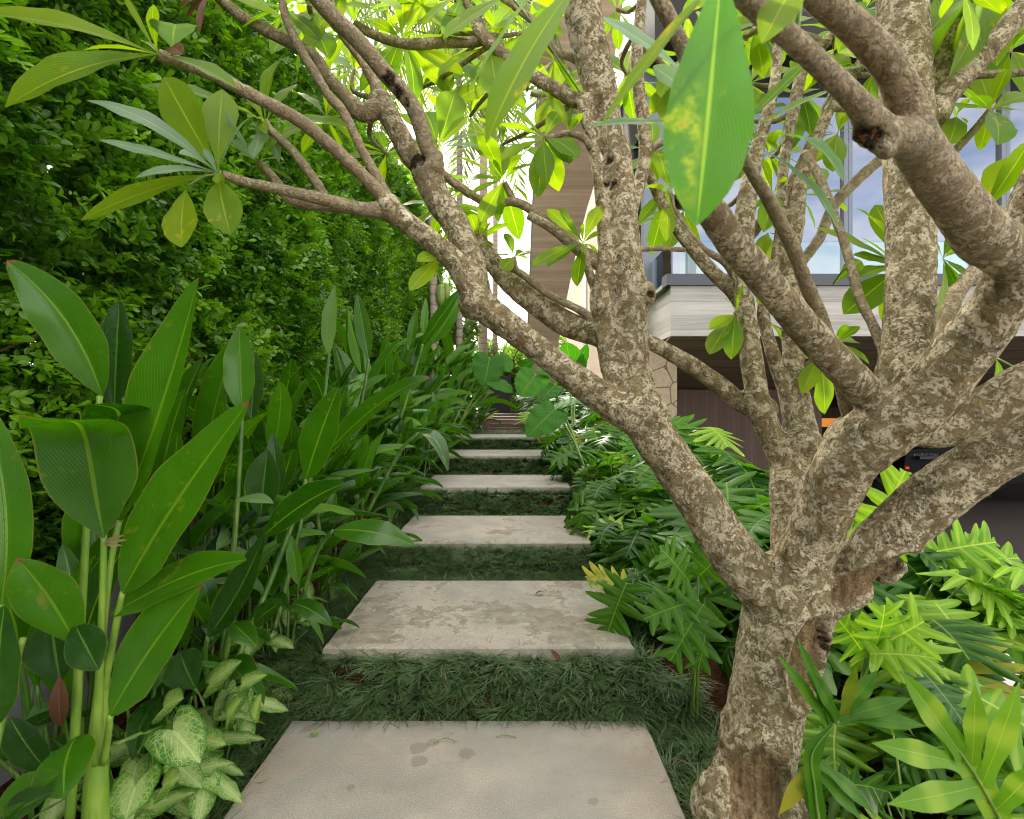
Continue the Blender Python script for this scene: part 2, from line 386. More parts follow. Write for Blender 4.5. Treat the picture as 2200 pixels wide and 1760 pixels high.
def stone_mat():
    t = NT('stone_cladding')
    vec = t.coord('Object', (1.0, 1.0, 1.0))
    e = t.voro(vec, 3.2, 'DISTANCE_TO_EDGE'); cc = t.n.new('ShaderNodeTexVoronoi'); t.link(vec, cc.inputs['Vector']); cc.inputs['Scale'].default_value = 3.2
    n = t.noise(vec, 14, 5, 0.6)
    c = t.mix(n, (0.22, 0.16, 0.10), (0.46, 0.38, 0.27))
    j = t.math('SUBTRACT', 1.0, t.step(e, 0.01, 0.035))
    c = t.mix(t.math('MULTIPLY', j, 0.8), c, (0.08, 0.06, 0.045))
    return t.surf(t.princ(c, 0.9, t.bump(t.math('SUBTRACT', t.math('MULTIPLY', n, .5), j), 0.7, 0.02), 0.2))
M['stone'] = stone_mat()

def ring_mat(name, a, b):
    t = NT(name)
    tc = t.n.new('ShaderNodeTexCoord'); sp = t.n.new('ShaderNodeSeparateXYZ'); t.link(tc.outputs['Object'], sp.inputs[0])
    vec = t.coord('Object', (4, 4, 9)); n = t.noise(vec, 2.0, 5)
    fr = t.math('FRACT', t.math('ADD', t.math('MULTIPLY', sp.outputs[2], 5.0), t.math('MULTIPLY', n, 0.5)))
    ring = t.math('SUBTRACT', 1.0, t.step(t.math('ABSOLUTE', t.math('SUBTRACT', fr, 0.5)), 0.03, 0.12))
    c = t.mix(n, a, b)
    c = t.mix(t.math('MULTIPLY', ring, 0.6), c, tuple(x * 0.4 for x in a))
    return t.surf(t.princ(c, 0.8, t.bump(t.math('SUBTRACT', n, ring), 0.4, 0.01), 0.2))
M['palm_trunk'] = ring_mat('ringed_palm_bark', (0.24, 0.19, 0.14), (0.42, 0.36, 0.29))

def pane_mat():
    t = NT('reflective_window_glass')
    vec = t.coord('Object'); n = t.noise(vec, 0.35, 2)
    return t.surf(t.princ((0.225, 0.235, 0.275), 0.02, t.bump(n, 0.05, 0.05), 0.5, 0.85))
M['pane'] = pane_mat()
def rail_mat():
    t = NT('clear_railing_glass')
    gl = t.n.new('ShaderNodeBsdfGlossy'); gl.inputs['Roughness'].default_value = 0.02; gl.inputs[0].default_value = (.8, .85, .85, 1)
    tr = t.n.new('ShaderNodeBsdfTransparent'); tr.inputs[0].default_value = (.86, .93, .92, 1)
    fr = t.n.new('ShaderNodeFresnel'); fr.inputs[0].default_value = 1.5
    mx = t.n.new('ShaderNodeMixShader'); t.link(fr.outputs[0], mx.inputs[0]); t.link(tr.outputs[0], mx.inputs[1]); t.link(gl.outputs[0], mx.inputs[2])
    return t.surf(mx.outputs[0])
M['rail'] = rail_mat()
def emit_mat(name, col, s):
    t = NT(name)
    vec = t.coord('Object'); n = t.noise(vec, 5, 2)
    e = t.n.new('ShaderNodeEmission'); t.link(t.mix(n, tuple(x * .85 for x in col), col), e.inputs[0]); e.inputs[1].default_value = s
    return t.surf(e.outputs[0])
M['lamp'] = emit_mat('warm_lamp_strip', (1.0, 0.36, 0.07), 0.22)
M['marker'] = emit_mat('red_marker_lamp', (1.0, 0.08, 0.01), 0.25)
M['letters'] = simple('white_letters', (0.12, 0.11, 0.10), 0.7)
def paint():
    t = NT('black_car_paint')
    vec = t.coord('Object'); n = t.noise(vec, 300, 2)
    return t.surf(t.princ(t.mix(n, (0.004, 0.004, 0.005), (0.008, 0.008, 0.009)), 0.5, None, 0.08, 0.0))
M['paint'] = paint()
M['carglass'] = simple('dark_car_glass', (0.01, 0.011, 0.012), 0.05, 0.0, 0.5, 3, 0.05, 0.0)

# ------------------------------------------------------------------ mesh builder
class MB:
    def __init__(self):
        self.v = []; self.f = []; self.uv = []; self.rn = []; self.mi = []; self.n = 0
    def add(self, v, f, uv=None, rnd=None, mi=0):
        v = np.asarray(v, float).reshape(-1, 3)
        self.v.append(v)
        self.f.extend([tuple(int(i) + self.n for i in q) for q in f])
        self.uv.append(np.zeros((len(v), 2)) if uv is None else np.asarray(uv, float).reshape(-1, 2))
        self.rn.append(np.full(len(v), R(0, 1) if rnd is None else rnd))
        self.mi.extend([mi] * len(f))
        self.n += len(v)
    def mesh(self, name, mats, smooth=True):
        me = bpy.data.meshes.new(name)
        if not self.v:
            return me
        v = np.concatenate(self.v); uv = np.concatenate(self.uv); rn = np.concatenate(self.rn)
        sizes = np.array([len(q) for q in self.f], np.int32)
        loops = np.fromiter((i for q in self.f for i in q), np.int32, int(sizes.sum()))
        fill_mesh(me, v, loops, sizes, uv, rn, np.array(self.mi, np.int32), smooth)
        for m in (mats if isinstance(mats, (list, tuple)) else [mats]):
            me.materials.append(m)
        return me
    def build(self, name, mats, parent=None, smooth=True):
        return link_obj(name, self.mesh(name, mats, smooth), parent)
    def box(self, a, b, mi=0):
        x0, y0, z0 = a; x1, y1, z1 = b
        v = [(x0, y0, z0), (x1, y0, z0), (x1, y1, z0), (x0, y1, z0), (x0, y0, z1), (x1, y0, z1), (x1, y1, z1), (x0, y1, z1)]
        self.add(v, [(0, 3, 2, 1), (4, 5, 6, 7), (0, 1, 5, 4), (1, 2, 6, 5), (2, 3, 7, 6), (3, 0, 4, 7)], None, None, mi)
    def tube(self, pts, rad, sides=8, mi=0, cap=True, rnd=None):
        pts = np.asarray(pts, float); rad = np.broadcast_to(np.asarray(rad, float), (len(pts),))
        t = np.gradient(pts, axis=0); t /= np.linalg.norm(t, axis=1)[:, None] + 1e-9
        ref = np.array([0.3, 0.2, 1.0]) if abs(nrm(pts[-1] - pts[0])[2]) < 0.9 else np.array([1.0, 0.1, 0.0])
        a = np.cross(t, ref); a /= np.linalg.norm(a, axis=1)[:, None] + 1e-9
        b = np.cross(t, a)
        th = np.linspace(0, 2 * math.pi, sides, endpoint=False)
        v = pts[:, None, :] + rad[:, None, None] * (a[:, None, :] * np.cos(th)[None, :, None] + b[:, None, :] * np.sin(th)[None, :, None])
        n = len(pts)
        f = []
        for i in range(n - 1):
            for j in range(sides):
                k = (j + 1) % sides
                f.append((i * sides + j, i * sides + k, (i + 1) * sides + k, (i + 1) * sides + j))
        if cap:
            f.append(tuple(range(sides))[::-1]); f.append(tuple((n - 1) * sides + j for j in range(sides)))
        uv = np.zeros((n, sides, 2)); uv[:, :, 0] = 0.5; uv[:, :, 1] = np.linspace(0, 1, n)[:, None]
        self.add(v, f, uv, rnd, mi)
    def prism(self, poly, axis, lo, hi, mi=0):
        """extrude a polygon (2-D points in the two other axes) along an axis"""
        n = len(poly)
        def mk(p, h):
            q = [p[0], p[1]]; q.insert(axis, h); return q
        v = [mk(p, lo) for p in poly] + [mk(p, hi) for p in poly]
        f = [tuple(range(n)), tuple(range(2 * n - 1, n - 1, -1))]
        for i in range(n):
            j = (i + 1) % n
            f.append((i, i + n, j + n, j))
        self.add(v, f, None, None, mi)

def fill_mesh(me, v, loops, sizes, uv=None, rn=None, mi=None, smooth=True):
    me.vertices.add(len(v)); me.vertices.foreach_set('co', np.ascontiguousarray(v, np.float32).ravel())
    me.loops.add(len(loops)); me.loops.foreach_set('vertex_index', loops)
    me.polygons.add(len(sizes))
    st = np.zeros(len(sizes), np.int32); st[1:] = np.cumsum(sizes)[:-1]
    me.polygons.foreach_set('loop_start', st)
    me.polygons.foreach_set('loop_total', sizes)
    if mi is not None: me.polygons.foreach_set('material_index', mi)
    me.polygons.foreach_set('use_smooth', np.full(len(sizes), smooth))
    if uv is not None:
        l = me.uv_layers.new(name='UVMap'); l.data.foreach_set('uv', np.ascontiguousarray(uv[loops], np.float32).ravel())
    if rn is not None:
        a = me.attributes.new('rnd', 'FLOAT', 'POINT'); a.data.foreach_set('value', np.ascontiguousarray(rn, np.float32))
    me.update(calc_edges=True); me.validate()

def link_obj(name, data, parent=None):
    o = bpy.data.objects.new(name, data); COL.objects.link(o)
    if parent is not None: o.parent = parent
    return o

def tag(o, label=None, cat=None, group=None, kind=None):
    if label: o['label'] = label
    if cat: o['category'] = cat
    if group: o['group'] = group
    if kind: o['kind'] = kind
    return o

def thing(name, label, cat, loc=(0, 0, 0), rz=0.0, group=None):
    o = bpy.data.objects.new(name, None); COL.objects.link(o)
    o.empty_display_size = 0.1
    o.location = loc; o.rotation_euler = (0, 0, rz)
    return tag(o, label, cat, group)

def part_copy(src_mesh, name, parent, loc=(0, 0, 0), rot=(0, 0, 0), sc=1.0):
    o = bpy.data.objects.new(name, src_mesh); COL.objects.link(o)
    o.parent = parent; o.location = loc; o.rotation_euler = rot
    o.scale = (sc, sc, sc) if not isinstance(sc, tuple) else sc
    return o

def catmull(P, step):
    P = np.asarray(P, float)
    n = len(P)
    if n < 3:
        k = max(2, int(np.linalg.norm(P[-1, :3] - P[0, :3]) / step) + 1)
        return np.array([P[0] + (P[-1] - P[0]) * t for t in np.linspace(0, 1, k)])
    Q = np.vstack([2 * P[0] - P[1], P, 2 * P[-1] - P[-2]])
    out = []
    for i in range(1, n):
        p0, p1, p2, p3 = Q[i - 1], Q[i], Q[i + 1], Q[i + 2]
        k = max(2, int(np.linalg.norm(p2[:3] - p1[:3]) / step))
        for t in np.linspace(0, 1, k, endpoint=False):
            out.append(0.5 * ((2 * p1) + (-p0 + p2) * t + (2 * p0 - 5 * p1 + 4 * p2 - p3) * t * t + (-p0 + 3 * p1 - 3 * p2 + p3) * t ** 3))
    out.append(P[-1])
    return np.array(out)

# ------------------------------------------------------------------ leaves
def prof(kind, n):
    t = np.linspace(0, 1, n)
    if kind == 'plum':
        w = np.where(t < 0.12, 0.05 + 0.10 * t / 0.12, np.sin(np.pi * np.clip((t - 0.05) / 0.95, 0, 1) ** 1.25) ** 0.85 + 0.04)
        w = np.interp(t, [0, .08, .16, .30, .46, .60, .74, .86, .95, 1], [.05, .07, .20, .56, .88, 1, .88, .58, .24, 0])
    elif kind == 'heli':
        w = np.minimum(1, (t / 0.26 + 0.015) ** 0.62) * np.clip((1 - t) / 0.46, 0, 1) ** 0.66
    elif kind == 'lance':
        w = np.sin(np.pi * t ** 0.85) ** 0.9
    else:
        w = np.sin(np.pi * t)
    w[-1] = 0.0
    return w

def blade(mb, P0, P1, n, w, W=None, A=None, arch=0.1, fold=0.25, wave=0.0, nu=16, nv=4, mi=0, rnd=None, curl=0.0, ctrl=None, wl=3.0, swirl=0.0, path=None, side=None, uvw=False, vcoord=None):
    """leaf surface along a bent midrib. W: half-width profile, A: slant angle of the cross lines, n: upper-side normal"""
    P0 = np.asarray(P0, float); P1 = np.asarray(P1, float); n = nrm(n)
    L = np.linalg.norm(P1 - P0)
    if W is None: W = prof('heli', nu)
    nu = len(W)
    C0 = (P0 + P1) / 2 + n * arch * L if ctrl is None else np.asarray(ctrl, float)
    t = np.linspace(0, 1, nu)[:, None]
    C = (1 - t) ** 2 * P0 + 2 * t * (1 - t) * C0 + t ** 2 * P1
    T = 2 * (1 - t) * (C0 - P0) + 2 * t * (P1 - C0); T /= np.linalg.norm(T, axis=1)[:, None] + 1e-9
    if path is not None:
        q = catmull(path, L / 40); dq = np.concatenate([[0], np.cumsum(np.linalg.norm(np.diff(q, axis=0), axis=1))]); dq /= dq[-1]
        C = np.stack([np.interp(t[:, 0], dq, q[:, k]) for k in range(3)], 1)
        for _ in range(2): C[1:-1] = (C[:-2] + 2 * C[1:-1] + C[2:]) / 4
        T = np.gradient(C, axis=0); T /= np.linalg.norm(T, axis=1)[:, None] + 1e-9
    if side is not None:
        Sd = np.asarray(side, float)[None, :] - T * (T @ np.asarray(side, float))[:, None]
    else:
        Sd = np.cross(T, n)
    Sd /= np.linalg.norm(Sd, axis=1)[:, None] + 1e-9
    N = np.cross(Sd, T)
    if swirl:
        ang = (t * swirl)
        Sd, N = Sd * np.cos(ang) + N * np.sin(ang), N * np.cos(ang) - Sd * np.sin(ang)
    if A is None: A = np.full(nu, 0.25)
    A = np.asarray(A)[:, None]
    vs = np.linspace(-1, 1, nv * 2 + 1)
    rows = []
    ph = R(0, 6.28); ph2 = R(0, 6.28)
    for v in vs:
        a = abs(v); sg = 1 if v >= 0 else -1
        d = sg * Sd * np.cos(A) + T * np.sin(A)
        ww = (W * w)[:, None]
        lift = a * ww * math.sin(fold) - np.asarray(curl).reshape(-1, 1) * a * a * ww
        wob = wave * ww * a ** 1.5 * np.sin(t * 6.283 * wl + (ph if v > 0 else ph2))
        rows.append(C + d * a * ww * math.cos(fold) + N * (lift + wob))
    V = np.stack(rows, axis=1)
    m = len(vs)
    f = []
    for i in range(nu - 1):
        for j in range(m - 1):
            f.append((i * m + j, i * m + j + 1, (i + 1) * m + j + 1, (i + 1) * m + j))
    uv = np.zeros((nu, m, 2)); uv[:, :, 0] = (vs * 0.5 + 0.5)[None, :]; uv[:, :, 1] = (np.linspace(0, 1, nu) if vcoord is None else np.asarray(vcoord))[:, None]
    if uvw: uv[:, :, 0] = 0.5 + 0.5 * vs[None, :] * (np.asarray(W) / max(W))[:, None]
    mb.add(V, f, uv, rnd, mi)
    return C

def lobed(mb, P0, P1, n, w, nl=5, arch=0.12, fold=0.3, wave=0.08, mi=0, rnd=None, per=9, nv=4, sinus=0.15, ctrl=None, curl=0.3):
    """finger-lobed leaf: forward pointing pointed lobes of uneven length with deep gaps, each drooping by its own amount"""
    W = []; A = []; Cc = []; VC = []
    for k in range(nl):
        env = (0.58 + 0.42 * math.sin(math.pi * (k + 1.0) / (nl + 0.8))) * R(.8, 1.1)
        npos = R(.22, .36); ndep = R(0, .45); cu = curl * R(.2, 1.6); off = R(-.22, .26)
        for i in range(per):
            x = i / per
            nt_ = 1 - ndep * math.exp(-((x - npos) / .055) ** 2); m = sinus + (1 - sinus) * (0.55 * (1 - abs(2 * x - 1)) ** .8 + 0.45 * math.sin(math.pi * x) ** 1.6) * env * nt_; VC.append(k + x)
            W.append(m); A.append(-0.30 + 1.05 * (k + .5) / nl + off + 0.35 * (x - 0.5)); Cc.append(cu)
    for i in range(8):
        x = i / 7
        W.append(sinus * (1 + 1.2 * math.sin(math.pi * min(1, x * 1.1)) ) * (1 - x) ** .5); A.append(0.6); Cc.append(.1); VC.append(nl + 0.02)
    W[0] = 0.06; W[-1] = 0.0
    A = np.convolve(np.pad(A, 2, mode='edge'), np.ones(5) / 5, mode='valid'); Cc = np.convolve(np.pad(Cc, 2, mode='edge'), np.ones(5) / 5, mode='valid')
    return blade(mb, P0, P1, n, w, np.array(W), A, arch, fold, wave, len(W), nv, mi, rnd, Cc, ctrl, nl * 0.8, uvw=True, vcoord=VC)

def arrow_WA(n=14):
    t = np.linspace(0, 1, n)
    W = np.sin(np.pi * np.clip(t * 0.86 + 0.14, 0, 1)) ** 0.9
    W = np.interp(t, [0, .06, .14, .24, .36, .5, .66, .82, .93, 1], [.55, 1.12, 1.12, .86, .80, .72, .54, .30, .12, 0])
    A = np.interp(t, [0, .1, .22, .4, 1], [-1.15, -.95, -.25, .15, .45])
    return W, A

# ------------------------------------------------------------------ world, camera, light
SUN = nrm((-0.437, 1.0, 0.80))
el = math.asin(SUN[2]); az = math.atan2(SUN[0], SUN[1])
w = bpy.data.worlds.new('World'); S.world = w; w.use_nodes = True
nt = w.node_tree; nt.nodes.clear()
bg = nt.nodes.new('ShaderNodeBackground'); wo = nt.nodes.new('ShaderNodeOutputWorld')
sky = nt.nodes.new('ShaderNodeTexSky'); sky.sky_type = 'NISHITA'; sky.sun_disc = False
sky.sun_elevation = el; sky.sun_rotation = az; sky.dust_density = 1.5; sky.air_density = 1.0
tcw = nt.nodes.new('ShaderNodeTexCoord')
nz = nt.nodes.new('ShaderNodeTexNoise'); nz.inputs['Scale'].default_value = 2.2; nz.inputs['Detail'].default_value = 6; nz.inputs['Roughness'].default_value = 0.55
mpw = nt.nodes.new('ShaderNodeMapping'); mpw.inputs['Scale'].default_value = (1, 1, 2.2)
nt.links.new(tcw.outputs['Generated'], mpw.inputs[0]); nt.links.new(mpw.outputs[0], nz.inputs['Vector'])
mr = nt.nodes.new('ShaderNodeMapRange'); mr.interpolation_type = 'SMOOTHSTEP'; mr.inputs[1].default_value = 0.30; mr.inputs[2].default_value = 0.62
nt.links.new(nz.outputs[0], mr.inputs[0])
mxw = nt.nodes.new('ShaderNodeMix'); mxw.data_type = 'RGBA'
nt.links.new(mr.outputs[0], mxw.inputs[0]); nt.links.new(sky.outputs[0], mxw.inputs[6])
mxw.inputs[7].default_value = (9.6, 9.1, 8.2, 1)
nt.links.new(mxw.outputs[2], bg.inputs[0]); bg.inputs[1].default_value = 0.115
nt.links.new(bg.outputs[0], wo.inputs[0])

sl = bpy.data.lights.new('sun', 'SUN'); sl.energy = 3.4; sl.angle = math.radians(6); sl.color = (1.0, 0.93, 0.82)
so = bpy.data.objects.new('sun', sl); COL.objects.link(so)
so.rotation_euler = Vector(-SUN).to_track_quat('-Z', 'Y').to_euler()
so.location = (-4, 9, 9)

cd = bpy.data.cameras.new('camera'); co = bpy.data.objects.new('camera', cd); COL.objects.link(co)
cd.sensor_width = 36.0; cd.sensor_fit = 'HORIZONTAL'; cd.lens = F / 2200 * 36
cd.clip_start = 0.02; cd.clip_end = 2000
co.location = (0, 0, CAMZ); co.rotation_euler = (math.pi / 2, 0, 0)
cd.dof.use_dof = True; cd.dof.focus_distance = 3.0; cd.dof.aperture_fstop = 5.6
S.camera = co
S.view_settings.view_transform = 'Standard'; S.view_settings.look = 'None'
S.view_settings.exposure = 1.90; S.view_settings.gamma = 1.0
S.render.engine = 'CYCLES'
cy = S.cycles
cy.use_denoising = True; cy.filter_width = 1.1
cy.max_bounces = 8; cy.diffuse_bounces = 4; cy.glossy_bounces = 3; cy.transmission_bounces = 5; cy.transparent_max_bounces = 6
cy.sample_clamp_indirect = 6.0; cy.caustics_reflective = False; cy.caustics_refractive = False
cy.use_adaptive_sampling = True; cy.adaptive_threshold = 0.02

# ------------------------------------------------------------------ ground, slabs, grass
SLABS = [(-1.5, 2.50, 0.0), (2.70, 3.76, 0.25), (4.14, 5.20, 0.42), (5.58, 6.60, 0.645), (7.02, 8.05, 0.846), (8.46, 9.40, 1.016)]
GY = [-400, 2.54, 2.68, 3.90, 4.11, 5.36, 5.56, 6.77, 6.99, 8.22, 8.43, 9.4, 10.6, 17.0, 400]
GZ = [-0.075, -0.075, 0.17, 0.178, 0.345, 0.348, 0.568, 0.575, 0.77, 0.775, 0.94, 0.945, 0.98, 1.33, 1.35]
def gz(y):
    return np.interp(y, GY, GZ)
def ground_z(x, y):
    z = gz(y) + np.where((x < -1.0), 0.05 * np.clip((-1.0 - x) * 2, 0, 1), 0) + np.where(x > 0.68, 0.04 * np.clip((x - 0.68) * 3, 0, 1), 0)
    k = np.clip((x - 2.25) / 0.4, 0, 1); k = k * k * (3 - 2 * k)
    return z * (1 - k) + k * -0.34
xs = np.concatenate([[-400, -120, -40, -15, -8], np.arange(-5, 5.01, 0.1), [6, 8, 12, 20, 40, 120, 400]])
ys = np.concatenate([[-400, -120, -30, -10, -4], np.arange(-2, 13.01, 0.1), [14, 15, 16, 17, 18, 20, 25, 35, 60, 120, 400]])
X, Y = np.meshgrid(xs, ys)
Z = ground_z(X, Y)
inn = (np.abs(X) < 5.2) & (Y > -2.2) & (Y < 13.2)
bumps = np.array([mnoise.noise(Vector((a * 5, b * 5, 0))) + .5 * mnoise.noise(Vector((a * 15, b * 15, 3))) for a, b in zip(X.ravel(), Y.ravel())]).reshape(X.shape)
onpath = (X > -1.05) & (X < 0.66)
Z = Z + np.where(inn & ~onpath & (X < 2.2), 0.022 * bumps, 0)
g = MB()
ny, nx = X.shape
g.add(np.stack([X, Y, Z], -1), [(i * nx + j, i * nx + j + 1, (i + 1) * nx + j + 1, (i + 1) * nx + j) for i in range(ny - 1) for j in range(nx - 1)])
o = g.build('ground', M['soil']); tag(o, kind='structure')

# driveway and garage floor
m = MB(); m.box((2.62, -6, -0.36), (26, 4.46, -0.30)); tag(m.build('driveway', M['pave'], None, False), kind='structure')
m = MB(); m.box((2.62, 4.47, -0.36), (26, 14.6, -0.304)); tag(m.build('floor', M['deck'], None, False), kind='structure')

SL = [('concrete_slab', 'lowest and nearest grey concrete slab with small damp spots', 'slab_plain'),
      ('concrete_slab', 'stone slab with large flaking patches of grey film, second step from the bottom', 'slab_film'),
      ('concrete_slab', 'pale stone slab with thin flaking veins, third step from the bottom', 'slab_film2'),
      ('concrete_slab', 'clean pale slab, fourth step from the bottom', 'slab_clean'),
      ('concrete_slab', 'pale slab seen as a thin strip, fifth step from the bottom', 'slab_clean'),
      ('concrete_slab', 'highest and farthest pale slab, just below the timber stair', 'slab_clean')]
for (y0, y1, z), (nm, lab, mt) in zip(SLABS, SL):
    x0, x1 = (-1.03, 0.62) if z == 0 else (-0.955, 0.615)
    m = MB(); th = 0.065; c = 0.008
    # slightly chamfered, slightly irregular slab edge
    def loop(zz, d):
        pts = []
        for (ax, ay, bx, by, k) in ((x0 + d, y0 + d, x1 - d, y0 + d, 90), (x1 - d, y0 + d, x1 - d, y1 - d, 60), (x1 - d, y1 - d, x0 + d, y1 - d, 90), (x0 + d, y1 - d, x0 + d, y0 + d, 60)):
            for i in range(k):
                tt = i / k; px = ax + (bx - ax) * tt; py = ay + (by - ay) * tt
                wv = 0.004 * mnoise.noise(Vector((px * 6, py * 6, 0))) + 0.004 * mnoise.noise(Vector((px * 40, py * 40, zz * 9)))
                pts.append((px + wv, py + wv, zz))
        return pts
    L0 = loop(z - th, 0); L1 = loop(z - c, 0); L2 = loop(z, c)
    n = len(L0)
    f = [tuple(range(2 * n, 3 * n))]
    for a in (0, 1):
        f += [(a * n + i, a * n + (i + 1) % n, (a + 1) * n + (i + 1) % n, (a + 1) * n + i) for i in range(n)]
    m.add(L0 + L1 + L2, f)
    o = m.build(nm, M[mt], None, False); tag(o, lab, 'step', 'slabs of the garden stairway')

# dwarf mondo grass on the risers and path edges
def grass_mesh(pos, nor, nb, length, width, rows=4, seed=1):
    rg = np.random.default_rng(seed)
    pos = np.repeat(pos, nb, axis=0); nor = np.repeat(nor, nb, axis=0)
    tr = np.repeat(rg.random(len(pos) // nb), nb)
    k = len(pos)
    th = rg.uniform(0, 2 * np.pi, k)
    rad = np.stack([np.cos(th), np.sin(th), rg.normal(0, .15, k)], 1)
    up = nor + np.array([0, 0, 0.5]); up /= np.linalg.norm(up, axis=1)[:, None]
    lean = rg.uniform(0.25, 1.25, k)
    d0 = up + rad * lean[:, None] * 0.55; d0 /= np.linalg.norm(d0, axis=1)[:, None]
    d1 = rad * 1.0 + nor * 0.45 + np.array([0, 0, -0.55]) * rg.uniform(.5, 1.3, k)[:, None]; d1 /= np.linalg.norm(d1, axis=1)[:, None]
    L = length * rg.uniform(0.55, 1.2, k)
    base = pos + rad * rg.uniform(0, 0.018, k)[:, None]
    side = np.cross(d0, d1); side /= np.linalg.norm(side, axis=1)[:, None] + 1e-9
    V = np.zeros((k, rows, 2, 3)); UV = np.zeros((k, rows, 2, 2))
    for r in range(rows):
        t = r / (rows - 1)
        c = base + d0 * (L * (t - 0.5 * t * t))[:, None] + d1 * (L * 0.62 * t * t)[:, None]
        hw = width * 0.5 * (1 - 0.75 * t ** 1.6)
        V[:, r, 0] = c - side * hw; V[:, r, 1] = c + side * hw
        UV[:, r, 0] = (0.2, t); UV[:, r, 1] = (0.8, t)
    idx = np.arange(k)[:, None] * rows * 2
    quads = []
    for r in range(rows - 1):
        quads.append(np.concatenate([idx + 2 * r, idx + 2 * r + 1, idx + 2 * r + 3, idx + 2 * r + 2], 1))
    Q = np.stack(quads, 1).reshape(-1, 4)
    rn = np.repeat(np.clip(tr * 0.35 + 0.65 * rg.random(k) ** 1.7, 0, 1) * 0.95, rows * 2)
    mi = np.repeat((rg.random(k) < 0.02).astype(np.int32), rows - 1)
    return V.reshape(-1, 3), Q, UV.reshape(-1, 2), rn, mi

zones = []   # x0, x1, y0, y1, density
for i in range(5):
    zones.append((-1.28, 0.80 if i else 0.95, SLABS[i][1] - 0.02, SLABS[i + 1][0] + 0.02, 560))
zones.append((-0.9, 0.7, 9.38, 10.7, 260))
for (x0, x1, y0, y1) in ((0.625, 0.96, 1.2, 2.55), (-1.42, -1.03, 1.0, 2.6), (0.62, 0.75, 2.6, 4.2), (-1.24, -0.95, 2.6, 4.2), (0.62, 0.78, 4.2, 6.0), (-1.2, -0.95, 4.2, 6.0), (0.62, 0.76, 6, 9.4), (-1.2, -0.95, 6, 9.4)):
    zones.append((x0, x1, y0, y1, 320))
near, far = [], []
for (x0, x1, y0, y1, dn) in zones:
    # count by slope length
    zz = gz(y1) - gz(y0); a = (x1 - x0) * math.hypot(y1 - y0, zz)
    k = int(a * dn)
    u = RNG.random((k, 2))
    gx = max(1, int(math.sqrt(k * (x1 - x0) / math.hypot(y1 - y0, zz)))); 
    p = np.zeros((k, 3)); p[:, 0] = x0 + u[:, 0] * (x1 - x0); p[:, 1] = y0 + u[:, 1] * (y1 - y0)
    edge = (p[:, 0] < x0 + 0.06) | (p[:, 0] > x1 - 0.06)
    keep = ~(edge & (RNG.random(k) < 0.5))
    keep &= ~(np.hypot(p[:, 0] + 0.50, p[:, 1] - 2.62) < 0.05) & ~(np.hypot(p[:, 0] - 0.83, p[:, 1] - 2.75) < 0.11)
    p = p[keep]
    p[:, 2] = ground_z(p[:, 0], p[:, 1]) - 0.004
    e = 0.03
    sl = (gz(p[:, 1] + e) - gz(p[:, 1] - e)) / (2 * e)
    n = np.stack([np.zeros(len(p)), -sl, np.ones(len(p))], 1); n /= np.linalg.norm(n, axis=1)[:, None]
    (near if y0 < 4.2 else far).append((p, n))
pn = np.concatenate([a for a, b in near]); nn = np.concatenate([b for a, b in near])
pf = np.concatenate([a for a, b in far]); nf = np.concatenate([b for a, b in far])
A = grass_mesh(pn, nn, 38, 0.135, 0.0052, 5, 3); B = grass_mesh(pf, nf, 20, 0.12, 0.0095, 4, 4)
V = np.concatenate([A[0], B[0]]); Q = np.concatenate([A[1], B[1] + len(A[0])])
me = bpy.data.meshes.new('mondo_grass')
fill_mesh(me, V, Q.ravel().astype(np.int32), np.full(len(Q), 4, np.int32), np.concatenate([A[2], B[2]]), np.concatenate([A[3], B[3]]), np.concatenate([A[4], B[4]]))
me.materials.append(M['grass']); me.materials.append(M['grass_dry'])
o = link_obj('mondo_grass', me); tag(o, 'short dark green tufted grass on the risers between the slabs', 'grass', None, 'stuff')

# litter on the slabs
def litter(name, label, cat, p0, p1, n, w, mt, kind='lance', arch=0.1):
    m = MB(); blade(m, p0, p1, n, w, prof(kind, 8), None, arch, 0.3, 0.1, 8, 2, 0, 0.6)
    tag(m.build(name, M[mt]), label, cat)
a = at(664, 1583, 2.37); a[2] = 0.008
litter('fallen_leaf', 'small bright green leaf lying on the lowest slab', 'leaf', a, a + np.array([0.05, 0.012, 0.004]), (0, 0, 1), 0.011, 'philo_young')
a = at(768, 1505, 2.62); a[2] = gz(2.6) + 0.13
litter('fallen_leaf', 'yellow green leaf caught in the grass left of the lowest riser', 'leaf', a, a + np.array([0.03, -0.02, 0.03]), (0, -1, 1), 0.012, 'philo_young')
a = at(1205, 1425, 2.62); a[2] += 0.01
litter('fallen_leaf', 'red brown leaf caught in the grass of the lowest riser', 'leaf', a, a + np.array([-0.05, -0.01, 0.06]), (0, -1, .6), 0.014, 'plumeria_dead')
a = at(1150, 1262, 3.45); a[2] = 0.257
litter('fallen_leaf', 'small brown curled leaf on the flaking second slab', 'leaf', a, a + np.array([0.06, 0.02, 0.006]), (0, 0, 1), 0.012, 'plumeria_dead', arch=0.4)
def twig(label, pts):
    m = MB(); m.tube(catmull(pts, 0.01), 0.0022, 5); tag(m.build('fallen_twig', M['petiole']), label, 'twig')
twig('curved green blade lying alone on the lowest slab', [(-0.34, 2.32, 0.006), (-0.29, 2.345, 0.012), (-0.24, 2.325, 0.006)])
twig('forked green stem lying at the back edge of the lowest slab', [(-0.07, 2.36, 0.006), (-0.03, 2.372, 0.008), (0.02, 2.36, 0.006)])
